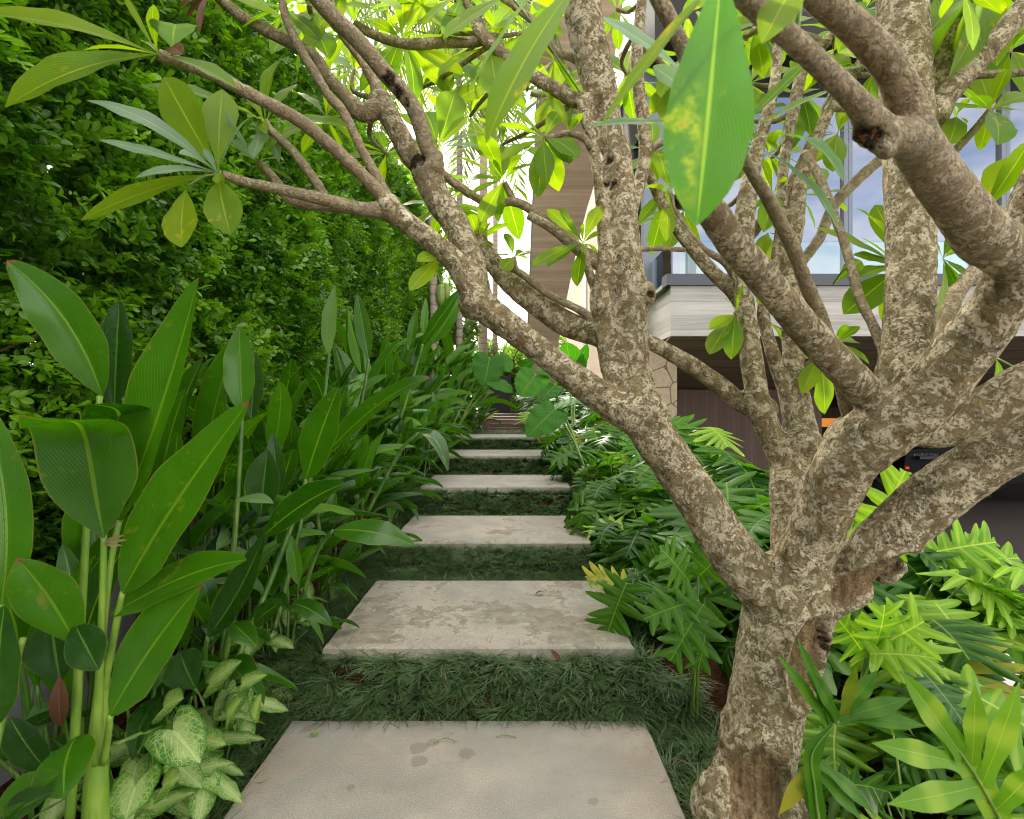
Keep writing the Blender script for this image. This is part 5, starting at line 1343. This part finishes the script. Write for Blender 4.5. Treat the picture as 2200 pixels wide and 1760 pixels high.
leafhero(G2, O2, (20,1540), (105,1660), 74, 1.55, 1.6, (.3,-1,.3), 'heliconia_dark', arch=.1, rnd=.3)
# mid-distance leaves that can be told apart
G3 = thing('heliconia', 'heliconia with one broad ribbed leaf slanting right across the bed', 'plant', tuple(float(a) for a in at(470, 1480, 2.2)), 0, 'heliconias along the left side of the path'); O3 = np.array(at(470, 1480, 2.2)); G3.location = tuple(O3)
for pts, d0, d1 in (([(470,1480,8),(500,1330,7),(535,1230,6),(567,1152,5)],2.2,2.2), ([(455,1480,7),(440,1420,6),(446,1368,5)],2.2,2.1), ([(480,1480,7),(560,1300,6),(630,1120,5),(657,1030,5)],2.25,2.6), ([(640,1330,6),(665,1230,5),(690,1170,4),(716,1140,4)],2.6,2.5), ([(470,1470,7),(500,1200,6),(515,1000,5),(520,885,5)],2.25,2.4), ([(590,1350,6),(640,1150,5),(690,900,4),(707,760,4)],2.6,2.9)):
    stalkpx(G3, O3, pts, d0, d1, 'stalk_dark')
leafhero(G3, O3, (566,1152), (741,1038), 88, 2.2, 2.1, (-.1,-.85,.7), 'heliconia', ctrl=(650,1085), rnd=.7)
leafhero(G3, O3, (446,1368), (569,1146), 78, 2.1, 2.1, (-.2,-1,.4), 'heliconia_dark', ctrl=(512,1270), rnd=.5)
leafhero(G3, O3, (657,1030), (727,833), 92, 2.6, 2.5, (-.2,-1,.3), 'heliconia', rnd=.7, fold=.2)
leafhero(G3, O3, (715,1140), (890,1172), 76, 2.5, 2.35, (0,-.6,1), 'heliconia', arch=.16, rnd=.95, fold=.15)
leafhero(G3, O3, (520,885), (515,700), 70, 2.4, 2.45, (.1,-1,.2), 'heliconia', rnd=.4)
leafhero(G3, O3, (540,900), (548,755), 50, 2.6, 2.65, (.2,-1,.1), 'heliconia_dark', rnd=.3)
leafhero(G3, O3, (707,762), (719,616), 42, 2.9, 2.95, (-.3,-1,.2), 'heliconia_pale', rnd=.9, fold=.4)
leafhero(G3, O3, (600,1060), (585,930), 40, 2.5, 2.5, (.3,-1,.2), 'heliconia_dark', rnd=.4)
leafhero(G3, O3, (560,1110), (575,965), 80, 2.4, 2.4, (.1,-1,.1), 'heliconia_dark', rnd=.2, pk='lance')
leafhero(G3, O3, (505,1075), (588,1082), 44, 2.2, 2.1, (0,-.4,1), 'heliconia_pale', rnd=.2, arch=.1, pk='lance')
leafhero(G3, O3, (640,1255), (626,1150), 34, 2.4, 2.4, (.1,-1,.1), 'heliconia', rnd=.9)
leafhero(G3, O3, (500,1340), (552,1390), 50, 2.15, 2.05, (.1,-.7,.8), 'heliconia', rnd=.4, arch=.15)
leafhero(G3, O3, (545,1340), (608,1292), 52, 2.2, 2.1, (0,-.9,.6), 'heliconia_dark', rnd=.6, arch=.1)
leafhero(G3, O3, (628,1296), (712,1345), 46, 2.45, 2.3, (.1,-.6,1), 'heliconia', rnd=.4, arch=.2)
leafhero(G3, O3, (420,1480), (385,1400), 100, 1.95, 2.0, (.1,-1,.1), 'heliconia_dark', rnd=.3, pk='lance')
G4 = thing('heliconia', 'heliconia with long light green leaf arching right over the path edge', 'plant', tuple(float(a) for a in at(690, 1180, 3.3)), 0, 'heliconias along the left side of the path'); O4 = np.array(at(690, 1180, 3.3)); G4.location = tuple(O4)
for pts, d0, d1 in (([(690,1180,6),(680,1100,5),(665,1018,4)],3.3,3.2), ([(790,1100,4),(860,970,4),(900,930,3)],3.55,3.6), ([(860,900,4),(885,820,3),(908,740,3)],4.3,4.4), ([(760,930,4),(780,850,3),(792,772,3)],3.7,3.8)):
    stalkpx(G4, O4, pts, d0, d1, 'stalk_dark')
leafhero(G4, O4, (664,1018), (924,811), 76, 3.2, 3.0, (-.4,-.8,.8), 'heliconia', ctrl=(800,880), rnd=.4, wave=.08)
leafhero(G4, O4, (899,932), (962,1013), 42, 3.6, 3.3, (.5,-.8,.7), 'heliconia', ctrl=(935,945), rnd=.8)
leafhero(G4, O4, (908,740), (994,618), 38, 4.4, 4.3, (-.3,-1,.4), 'heliconia', rnd=.9)
leafhero(G4, O4, (928,738), (990,640), 40, 4.5, 4.5, (.2,-1,.2), 'heliconia', rnd=.7)
leafhero(G4, O4, (792,772), (768,632), 36, 3.8, 3.85, (.1,-1,.2), 'heliconia', rnd=.95)
leafhero(G4, O4, (775,800), (748,655), 34, 3.7, 3.7, (-.6,-1,.2), 'heliconia_pale', rnd=.9, swirl=.6)
leafhero(G4, O4, (880,745), (895,665), 22, 4.2, 4.2, (.1,-1,.2), 'heliconia', rnd=1)
leafhero(G4, O4, (908,720), (915,640), 18, 4.2, 4.2, (.5,-1,.2), 'heliconia', rnd=1)

random.seed(58)
for (px, d, lab, hgt, sc_) in ((300, 2.15, 'low heliconia right behind the thick front stalk', HL_S, .9), (395, 2.35, 'low heliconia above the thick of the arrowhead patch', HL_S, .95), (470, 2.5, 'low heliconia between the broad slanting leaf and the arrowheads', HL_S, 1.0), (600, 2.75, 'low heliconia above the arrowheads at the second slab', HL_S, .85), (180, 2.05, 'low heliconia in the shade by the grey wall', HL_S, 1.0),
                        (70, 1.95, 'heliconia by the grey wall, left of the thick front stalk', HL_S, 1.15), (350, 2.75, 'taller heliconia against the grey wall behind the front plant', HL_T, .85), (520, 3.0, 'taller heliconia behind the broad slanting leaf', HL_T, .85)):
    x = (px - 1100) / F * d; ro = thing('heliconia', lab, 'plant', (x, d, float(ground_z(np.array(x), np.array(d))) - .01), R(0, 6), 'heliconias along the left side of the path')
    for k in range(8):
        az_ = k * 2.4 + R(-.5, .5); az_ += .4 * math.sin(-.9 - ro.rotation_euler.z - az_)
        part_copy(random.choice(hgt), 'leaf', ro, (R(-.06, .06), R(-.06, .06), 0), (R(-.1, .1), R(-.1, .1), az_), sc_ * R(.7, 1.05))
# ------------------------------------------------------------------ arrowhead plants
AW, AA = arrow_WA(14)
def arrow_mesh(seed):
    random.seed(seed); m = MB()
    L = R(.15, .2); h = R(.12, .26); out = R(.05, .14)
    top = np.array([out, 0, h])
    p = catmull([(0, 0, 0), (out * .4, R(-.01, .01), h * .6), tuple(top)], .03); m.tube(p, .0028, 5, 1)
    dr = R(.1, .8)
    P1 = top + nrm((1, R(-.2, .2), -dr)) * L
    blade(m, top, P1, (dr, R(-.3, .3), 1), L * .40, AW, AA, R(.0, .12), R(.05, .35), .06, 14, 3, 0, R(0, 1), .15)
    return m.mesh('arrowhead_leaf', [M['arrow'], M['petiole']])
AR = [arrow_mesh(300 + i) for i in range(7)]
random.seed(5)
ARP = [((300,1720),1.75,'with its stems nearest the lower left corner'),((390,1640),1.85,'with the largest pale leaf, beside the lowest slab'),((260,1560),1.95,'behind the thick heliconia stalk'),((430,1540),2.05,'in the thick of the patch'),((510,1470),2.15,'spilling onto the dark grass'),
       ((450,1420),2.3,'at the back of the near patch'),((545,1420),2.35,'at the right end of the near patch'),((330,1480),2.1,'under the lowest broad heliconia leaf'),((640,1330),2.75,'beside the second slab, under a heliconia leaf'),((600,1380),2.55,'beside the lowest riser'),((350,1790),1.62,'lowest in the photograph'),((675,1260),3.1,'farthest up the path'),((480,1590),1.95,'closest to the lowest slab edge')]
for (p, d, lab) in ARP:
    x = (p[0] - 1100) / F * d - .13; z = float(ground_z(np.array(x), np.array(d)))
    t = thing('arrowhead_plant', f'pale veined arrowhead plant {lab}', 'plant', (x, d, z), R(0, 6), 'pale arrowhead plants at the left path edge')
    base_rot = t.rotation_euler.z
    for k in range(10):
        a_ = k * 2.4 + R(-.4, .4); tgt = -1.4 - base_rot
        a_ += 0.6 * math.sin(tgt - a_)
        part_copy(random.choice(AR), 'leaf', t, (R(-.08, .08), R(-.08, .08), 0), (R(-.2, .2), R(-.2, .2), a_), R(.6, .95))
# one big pale leaf facing the viewer
PH = bpy.data.objects.get('arrowhead_plant.001'); 
def arrowpx(par, base, tip, wpx, d, nh, rnd):
    org = np.array(par.location); m = MB()
    blade(m, at(*base, d), at(*tip, d - .08), nh, wpx / 2 / F * d, AW, AA, .08, .2, .06, 14, 4, 0, rnd, .15)
    me = m.mesh('arrowhead_leaf', [M['arrow']]); o = link_obj('leaf', me, par)
    o.matrix_parent_inverse = __import__('mathutils').Matrix.Translation(par.location).inverted() if False else o.matrix_parent_inverse
    rz = par.rotation_euler.z
    from mathutils import Matrix
    me.transform(Matrix.Rotation(-rz, 4, 'Z') @ Matrix.Translation(-Vector(par.location)))
    return o
for b, tp, wd, d, r in (((372,1570),(430,1640),120,1.75,.9),((300,1580),(255,1600),95,1.75,.5),((352,1520),(395,1500),80,1.85,.6),((490,1540),(520,1500),60,1.9,.7),((440,1590),(485,1600),60,1.85,.4),((520,1470),(575,1450),50,2.0,.6),((545,1540),(562,1490),40,1.95,.8),((350,1690),(388,1670),80,1.7,.5),((290,1690),(270,1760),110,1.65,.95),((320,1760),(330,1720),70,1.6,.3),((450,1470),(520,1420),70,2.1,.4),((430,1490),(400,1440),70,2.1,.5)):
    arrowpx(PH, b, tp, wd, d, (R(-.3, .3), -.75, .8), r)

# ------------------------------------------------------------------ philodendrons
def philo_mesh(seed, mt):
    random.seed(seed); m = MB()
    h = R(.42, .68); out = R(.12, .36); L = R(.27, .42)
    top = np.array([out, 0, h])
    p = catmull([(0, 0, 0), (out * .35, R(-.03, .03), h * .55), tuple(top)], .04); m.tube(p, np.linspace(.009, .0055, len(p)), 6, 1)
    dr = R(.15, 1.2)
    P1 = top + nrm((1, R(-.25, .25), -dr * .8)) * L
    mid = top + nrm((1, 0, -dr * .15)) * L * .55
    lobed(m, top, P1, (dr * .8, R(-.3, .3), 1), L * R(.62, .85), random.choice((5, 5, 6, 6, 7)), 0, R(-.1, .4), .06, 0, R(0, 1), 14, 4, R(.09, .13), mid, R(.05, .35))
    return m.mesh('philodendron_leaf', [M[mt], M['petiole']])
PHL = [philo_mesh(400 + i, 'philo') for i in range(12)]
PHY = [philo_mesh(500 + i, 'philo_young') for i in range(6)]
random.seed(44)
prow = [('over the path edge', .84, .82), ('in the middle of its bed', 1.35, .98), ('on the house side', 1.85, 1.08)]
plev = [(2.55, 'left of the trunk', 1), (3.2, 'by slab two', 0), (3.9, 'by the riser of slab three', 0), (4.6, 'by slab three', 0), (5.3, 'by the riser of slab four', 0), (6.1, 'by slab four', 0), (6.9, 'by the riser of slab five', 0), (7.7, 'by slab five', 0), (8.6, 'by slab six', 0), (9.6, 'behind slab six', 0), (10.8, 'by the timber stair', 0), (12.3, 'near the gate', 0)]
def philo(x, y, label, nlf, sc, yf, far_k=1.0, tgtaz=-1.9, low=0.0):
    t = thing('philodendron', label, 'plant', (x, y, float(ground_z(np.array(x), np.array(y))) - .02), R(0, 6.28), 'philodendrons to the right of the path')
    for k in range(nlf):
        a_ = k * 2.4 + R(-.5, .5); tgt = tgtaz - t.rotation_euler.z
        a_ += 0.5 * math.sin(tgt - a_)
        lst = PHY if random.random() < yf else PHL
        part_copy(random.choice(lst), 'leaf', t, (R(-.05, .05), R(-.05, .05), 0), (R(-.15, .15), R(-.1, .45) + low, a_), sc * R(.75, 1.15) * far_k)
    return t
for rname, x0, sc in prow:
    for y0, lname, skip in plev:
        x = x0 + R(-.1, .1) - max(0, y0 - 9) * .05 + (.17 if 3.7 < y0 < 9 and x0 < 1 else 0); y = y0 + R(-.15, .15)
        if y0 < 2.7 and x0 < 1.0: continue
        if y0 < 2.7 and x0 < 1.5:
            x -= .10; y += .2; sc_ = .5
        else:
            sc_ = sc * (.78 if y0 < 3.5 and x0 < 1.2 else 1)
        philo(x, y, f'deeply lobed philodendron {rname}, {lname}', 24 if y0 < 6 else 16, sc_ * .88, .08, 1.0 + .07 * max(0, y0 - 4))
for (x, y, lab, sc, yf) in ((1.22, 1.62, 'young philodendron against the right side of the trunk', .6, .4), (1.55, 1.75, 'light green philodendron right of the trunk base', .72, .55), (1.5, 2.3, 'leafy philodendron behind the right side of the trunk', .8, .5),
                        (1.95, 2.2, 'light green philodendron overhanging the pale driveway, nearest the viewer', .75, .7), (1.9, 2.8, 'philodendron at the driveway edge, level with the trunk fork', .85, .55), (2.3, 2.7, 'bright philodendron leaning out over the driveway edge', .8, .7),
                        (2.35, 3.3, 'philodendron at the driveway edge, below the lowest limb', .85, .55), (2.3, 4.0, 'philodendron at the driveway edge in front of the dark floor', .9, .45), (1.35, 1.25, 'low philodendron at the lower right, dark lobes hanging on bare soil', .6, .25), (1.8, 1.45, 'bright philodendron lowest at the right', .7, .7),
                        (2.1, 1.85, 'bright philodendron at the right border', .75, .7)):
    philo(x, y, lab, 18, sc * .95, yf, 1.0, -1.3)
# foreground leaves at the lower right
FG = thing('philodendron', 'large light green philodendron leaf with yellow midribs closest to the viewer', 'plant', tuple(float(a) for a in at(2230, 2000, 1.0)), 0, 'philodendrons to the right of the path')
OF = np.array(at(2230, 2000, 1.0)); FG.location = tuple(OF)
def fingers(par, org, rachis, d, lobes, nh, mt='philo_young', rw=16):
    """one deeply cut leaf: a rachis with separate finger lobes, joined in one mesh"""
    m = MB(); Rw = catmull([at(*p, d) - org for p in rachis], .02)
    m.tube(Rw, np.linspace(rw, rw * .35, len(Rw)) / 2 / F * d * .5, 6, 1)
    blade(m, Rw[0], Rw[-1], nh, rw * 1.25 / F * d, np.concatenate([np.full(10, 1.0), [.8, .5, .3, 0]]), np.full(14, .2), 0, .12, .08, 14, 2, 0, .5, .0, None, 3, 0, Rw + np.array([0, .004, 0]))
    for (b, tp, wp, bow) in lobes:
        P0 = at(*b, d) - org; P1 = at(*tp, d + R(-.05, .02)) - org
        W_ = np.array([.85, .66, .60, .66, .78, .92, 1, .98, .9, .78, .6, .4, .2, 0]); 
        blade(m, P0, P1, nh, wp / 2 / F * d, W_, np.full(14, .2), bow, .28, .07, 14, 3, 0, .5 + R(-.15, .15), .12)
    return m.build('leaf', [M[mt], M['petiole']], par)
fingers(FG, OF, [(2235,2000),(2165,1800),(2110,1690),(2068,1625),(2000,1520),(1934,1443)], 1.0,
        [((2068,1625),(1934,1440),60,.03),((2062,1640),(1872,1596),56,.08),((2100,1690),(1905,1728),58,.10),((2088,1645),(2094,1470),48,.05),((2108,1690),(2190,1465),52,.05),((2140,1740),(2235,1640),56,.06),((2150,1780),(2020,1840),60,.08)], (-.25, -1, .55), rw=22)
FG2 = thing('philodendron', 'dark philodendron leaf with long fingers hanging right of the trunk base', 'plant', tuple(float(a) for a in at(1745, 1760, 1.75)), 0, 'philodendrons to the right of the path')
OG = np.array(at(1745, 1760, 1.75)); OG[2] = -.03; FG2.location = tuple(OG)
fingers(FG2, OG, [(1760,1770),(1740,1700),(1745,1630)], 1.6, [((1748,1640),(1672,1752),34,.12),((1752,1680),(1760,1790),36,.05),((1755,1660),(1850,1760),36,.1),((1760,1640),(1876,1748),34,.12),((1745,1640),(1752,1600),30,.0),((1750,1645),(1715,1720),24,.1)], (0, -.7, .8), 'philo', 14)
fingers(FG2, OG, [(1760,1770),(1750,1690),(1745,1620),(1790,1560)], 1.55, [((1800,1548),(1740,1440),36,.05),((1790,1555),(1712,1370),30,.03),((1780,1560),(1670,1405),30,.05),((1800,1545),(1960,1500),38,.08),((1815,1530),(1885,1440),36,.0),((1810,1540),(1840,1430),30,.0),((1820,1540),(1990,1560),34,.1)], (-.1, -.8, .7), 'philo', 14)

def lobepx(par, org, base, tip, wpx, d, nh, nl, mt, rnd, foot=None, dd=-.06, ctrl=None):
    m = MB(); P0 = at(*base, d) - org; P1 = at(*tip, d + dd) - org
    lobed(m, P0, P1, nh, wpx / 2 / F * d, nl, .1, .25, .05, 0, rnd, 14, 4, .12, ctrl, .2)
    if foot is not None:
        p = catmull([np.array(foot), (np.array(foot) + P0) / 2 + np.array([0, .02, .08]), P0], .03); m.tube(p, .006, 6, 1)
    return m.build('leaf', [M[mt], M['petiole']], par)
def philo_px(label, foot, d, leaves, mt='philo'):
    og = at(*foot, d); og[2] = float(ground_z(np.array(og[0]), np.array(d))); t = thing('philodendron', label, 'plant', tuple(float(q) for q in og), 0, 'philodendrons to the right of the path')
    for (b, tp, wd, dl, nh, nl) in leaves:
        lobepx(t, og, b, tp, wd, dl, nh, nl, mt, R(.2, .8), (R(-.03, .03), R(-.03, .03), 0))
random.seed(71)
philo_px('dark philodendron whose single feathered leaf hangs over the right edge of the second slab', (1390, 1330), 3.2, [((1345,1255),(1302,1372),150,2.95,(-.3,-.7,.7),6),((1350,1250),(1260,1245),100,3.1,(0,-.6,1),5),((1380,1240),(1440,1180),110,3.2,(.1,-.8,.7),5),((1370,1235),(1400,1330),110,3.1,(.2,-.8,.6),5)])
philo_px('philodendron with small dark leaves low against the left side of the trunk', (1500, 1470), 2.5, [((1500,1290),(1385,1330),130,2.4,(-.1,-.7,.8),5),((1510,1300),(1440,1420),130,2.35,(-.2,-.8,.5),5),((1480,1250),(1420,1180),120,2.5,(0,-.8,.6),5),((1520,1320),(1500,1440),110,2.4,(.1,-.9,.4),4),((1500,1240),(1560,1180),110,2.5,(.2,-.8,.6),5)])
philo_px('philodendron with one big cut leaf standing in the fork between the lower limbs', (1860, 1320), 2.6, [((1855,1165),(1945,1012),150,2.45,(-.2,-1,.25),6),((1870,1180),(1985,1100),130,2.5,(0,-.9,.5),5),((1850,1185),(1800,1110),100,2.6,(-.2,-.9,.4),5)], 'philo_young')
philo_px('philodendron with long fingered leaves reaching right over the driveway', (2060, 1370), 2.9, [((1990,1190),(2140,1165),140,2.8,(0,-.8,.6),5),((2010,1215),(2190,1200),130,2.8,(.1,-.7,.8),5),((2030,1260),(2190,1270),150,2.7,(.1,-.7,.7),5),((2000,1250),(2080,1390),150,2.7,(.2,-.9,.4),5),((1980,1300),(2110,1400),140,2.6,(.1,-.8,.6),6),((2040,1330),(2200,1380),150,2.6,(0,-.7,.8),5)], 'philo_young')
philo_px('philodendron with a light green hand-shaped leaf right behind the trunk wound', (1850, 1480), 2.1, [((1868,1400),(1985,1335),170,2.0,(-.1,-.9,.5),5),((1870,1405),(2010,1415),150,1.95,(0,-.6,.9),5),((1860,1410),(1800,1330),120,2.1,(-.3,-.9,.4),4),((1875,1400),(1900,1300),150,2.0,(.1,-1,.2),4)], 'philo_young')
# ------------------------------------------------------------------ elephant ears
EW = np.array([.35, .72, .92, 1.0, 1.02, 1.0, .95, .87, .77, .64, .5, .34, .17, 0.0]); EA = np.linspace(-.75, .45, 14)
def ear(par, org, base, tip, wpx, d, nh, arch=.05, stem_to=None, fold=.12):
    m = MB(); W_ = np.repeat(EW, 2)[:-1]; W_ = np.interp(np.linspace(0, 1, 30), np.linspace(0, 1, 14), EW) * (1 + .05 * np.sin(np.linspace(0, 1, 30) * 60)); A_ = np.interp(np.linspace(0, 1, 30), np.linspace(0, 1, 14), EA)
    P0 = at(*base, d) - org
    blade(m, P0, at(*tip, d - .15) - org, nh, wpx / 2 / F * d, W_, A_, arch, fold, .05, 30, 4, 0, R(.2, .8), .12, None, 4)
    if stem_to is not None:
        p = catmull([P0, (P0 + np.array(stem_to)) / 2 + np.array([0, .05, .1]), np.array(stem_to)], .1); m.tube(p, .014, 7, 1)
    return m.build('leaf', [M['ear'], M['petiole']], par)
for nm, lab, o0, lv in (('elephant_ear', 'elephant ear with a huge round leaf left of the gate', (945, 965, 7.6), [((1052,768),(1040,832),74,7.5,(.1,-1,.25)),((1062,820),(1100,845),52,7.4,(.2,-.6,1)),((1075,770),(1096,800),44,7.6,(.3,-1,.2))]),
                        ('elephant_ear', 'elephant ear with a scalloped round leaf right of the gate', (1232, 960, 7.2), [((1150,806),(1118,852),76,7.0,(-.2,-1,.25)),((1168,790),(1210,812),60,7.1,(.1,-.5,1)),((1225,800),(1218,735),76,7.6,(-.1,-1,.1)),((1240,790),(1262,738),40,7.7,(.7,-1,.1)),((1190,830),(1165,860),50,6.9,(0,-.5,.9)),((1120,790),(1150,775),30,7.2,(0,-1,.3))]),
                        ('elephant_ear', 'elephant ear with a ribbed pale centred leaf pointing down to the path', (1272, 1000, 5.6), [((1192,880),(1132,940),84,5.5,(-.3,-.9,.5)),((1200,870),(1250,860),50,5.6,(.2,-.6,.8))])):
    og = at(*o0); og[2] = float(ground_z(np.array(og[0]), np.array(og[1]))); t = thing(nm, lab, 'plant', tuple(float(a) for a in og), 0, 'elephant ears near the gate')
    for b, tp, wd, d, nh in lv:
        ear(t, og, b, tp, wd, d, nh, stem_to=(R(-.05, .05), R(-.05, .05), 0))

# ------------------------------------------------------------------ palms, fruit tree, far trees
def frond_mesh(seed, L=3.2):
    random.seed(seed); m = MB()
    p = catmull([(0, 0, 0), (L * .3, 0, L * .22), (L * .65, 0, L * .08), (L * .95, 0, -L * .38)], .1)
    m.tube(p, np.linspace(.03, .006, len(p)), 5, 1)
    n = len(p)
    for i in range(2, n):
        T_ = nrm(p[min(i + 1, n - 1)] - p[i - 1])
        for s in (-1, 1):
            l = R(.5, .75) * (0.35 + math.sin(math.pi * min(1, (i + 1) / n * .92)) * .8)
            d_ = nrm(T_ * .55 + np.array([0, s * .8, R(-.9, -.2)]))
            e = p[i] + d_ * l + np.array([0, 0, -.32 * l])
            blade(m, p[i], e, (0, s * -.4, 1), .026, prof('lance', 6), None, .12, .3, 0, 6, 1, 0, R(0, 1))
    return m.mesh('palm_frond', [M['palm'], M['petiole']])
FR = [frond_mesh(600 + i) for i in range(4)]
random.seed(9)
for (px, d, rpx, topy, lab, nf) in ((1037, 19, 9.5, 60, 'palm with the thicker tan ringed trunk behind the hedge end', 13), (1063, 24, 5.5, -60, 'palm with the thin trunk, right of the thicker one', 12), (985, 12.5, 7, 40, 'palm with hanging yellow green fronds beyond the hedge', 20)):
    b = at(px, 900, d); zt = at(px, topy, d)[2]; zb = float(gz(d))
    t = thing('palm_tree', lab, 'palm', (b[0], d, zb), 0, 'palms behind the garden')
    H_ = zt - zb
    p = catmull([(0, 0, 0), (.03, 0, H_ * .5), (0, 0, H_)], .3); m = MB(); m.tube(p, np.linspace(1.1, .85, len(p)) * rpx / F * d, 12); m.build('trunk', M['palm_trunk'], t)
    for k in range(nf):
        part_copy(FR[k % 4], 'frond', t, (0, 0, H_ - R(0, .3)), (R(-.2, .2), R(-.5, .75), k * 2.4 + R(-.3, .3)), R(.9, 1.25))
ft = thing('fruit_tree', 'slim grey ringed trunk with ribbed green pods in front of the hedge end', 'tree', (-1.62, 11.0, .95))
p = catmull([(0, 0, 0), (.02, 0, 2.2), (-.03, 0, 4.2), (.02, 0, 5.4)], .2); m = MB(); m.tube(p, np.linspace(.10, .07, len(p)), 12); m.build('trunk', M['palm_trunk'], ft)
def pod(par, loc, r, h):
    m = MB(); nn2 = 20; V = []; rows_ = 9
    for i in range(rows_):
        a = math.pi * i / (rows_ - 1)
        for j in range(nn2):
            b = 2 * math.pi * j / nn2; rr_ = r * math.sin(a) ** .8 * (1 + .09 * math.cos(5 * b))
            V.append((rr_ * math.cos(b), rr_ * math.sin(b), h * .5 * math.cos(a) - (.08 * h if i == rows_ - 1 else 0)))
    m.add(V, [(i * nn2 + j, i * nn2 + (j + 1) % nn2, (i + 1) * nn2 + (j + 1) % nn2, (i + 1) * nn2 + j) for i in range(rows_ - 1) for j in range(nn2)])
    m.tube(catmull([(0, 0, h * .48), (-.03, 0, h * .8), (-.11, .02, h * 1.2)], .03), .008, 6)
    o = m.build('pod', M['pod'], par); o.location = loc; return o
pod(ft, (.16, -.08, 2.85), .085, .42); pod(ft, (.27, .02, 2.92), .075, .36); pod(ft, (.2, .1, 2.3), .07, .34)
m = MB()
for k in range(16):
    a = k * 2.4; P0 = np.array([0, 0, 5.3 + R(-.3, .1)]); e = P0 + np.array([math.cos(a) * R(.6, 1.0), math.sin(a) * R(.6, 1.0), R(-.3, .4)])
    blade(m, P0, e, (0, 0, 1), .10, prof('plum', 12), None, .15, .3, .05, 12, 2, 0, R(0, 1))
m.build('crown', M['far'], ft)
def leaf_cloud(seed, n, rx, ry, rz, size, clumps=14):
    rg = np.random.default_rng(seed)
    cc = rg.normal(0, .45, (clumps, 3)); cr = rg.uniform(.25, .5, clumps)
    k = rg.integers(0, clumps, n); dd = rg.normal(0, 1, (n, 3)); dd /= np.linalg.norm(dd, axis=1)[:, None]
    P = (cc[k] + dd * (cr[k] * rg.uniform(.5, 1.05, n))[:, None]) * np.array([rx, ry, rz])
    a = dd + rg.normal(0, .7, (n, 3)); a /= np.linalg.norm(a, axis=1)[:, None]
    b = np.cross(a, rg.normal(0, 1, (n, 3))); b /= np.linalg.norm(b, axis=1)[:, None]
    s = size * rg.uniform(.6, 1.3, n)[:, None]
    q = np.stack([P - a * s, P + b * s * .4, P + a * s, P - b * s * .4], 1).reshape(-1, 3)
    me = bpy.data.meshes.new('tree_crown'); idx = np.arange(n * 4, dtype=np.int32)
    fill_mesh(me, q, idx, np.full(n, 4, np.int32), np.tile(np.array([(.5, 0), (1, .5), (.5, 1), (0, .5)]), (n, 1)), np.repeat(np.clip(rg.random(n) * .5 + (k % 5) * .1, 0, 1), 4))
    me.materials.append(M['far']); return me
random.seed(12)
FT = [(-0.6, 24, 1.6, 2.2, 'dark leafy tree seen through the left of the gate'), (1.1, 26, 1.5, 2.0, 'yellow green tree seen through the gate'), (0.3, 34, 2.5, 3.0, 'pale tree far behind the gate'), (-2.0, 14.8, 1.1, 1.9, 'leafy bush at the far end of the hedge'), (-5.2, 14, 2.4, 3.0, 'tall airy tree rising behind the hedge'), (-8.5, 15, 3.0, 3.2, 'broad tree rising behind the hedge'), (-3.6, 20, 1.7, 2.6, 'tree between the hedge end and the palms, raised to block the sun'), (3.4, 27, 1.8, 2.4, 'tree far behind the house wall')]
FH = [1.6, 1.2, 1.8, 1.3, 7.2, 7.0, 6.2, 2.0]  # tree by the hedge end given extra height to block the sun
for (x, y, r, rz_, lab), h in zip(FT, FH):
    t = thing('background_tree', lab, 'tree', (x, y, float(gz(y))), 0, 'trees behind the garden')
    m = MB(); p = catmull([(0, 0, 0), (R(-.1, .1), R(-.1, .1), h * .5), (R(-.2, .2), 0, h)], .3); m.tube(p, np.linspace(.14, .06, len(p)), 8)
    for _ in range(5):
        m.tube(catmull([p[-1] * R(.6, 1), p[-1] + np.array([R(-.6, .6) * r, R(-.6, .6) * r, R(0, .6) * rz_])], .3), .03, 5)
    m.build('trunk', M['stem'], t)
    o = link_obj('crown', leaf_cloud(abs(int(x * 10 + y)) + 3, 4200, r, r, rz_, .13 if y < 22 else .16), t); o.location = (0, 0, h)
# low ground cover plants on both beds so that no bare terrace shows
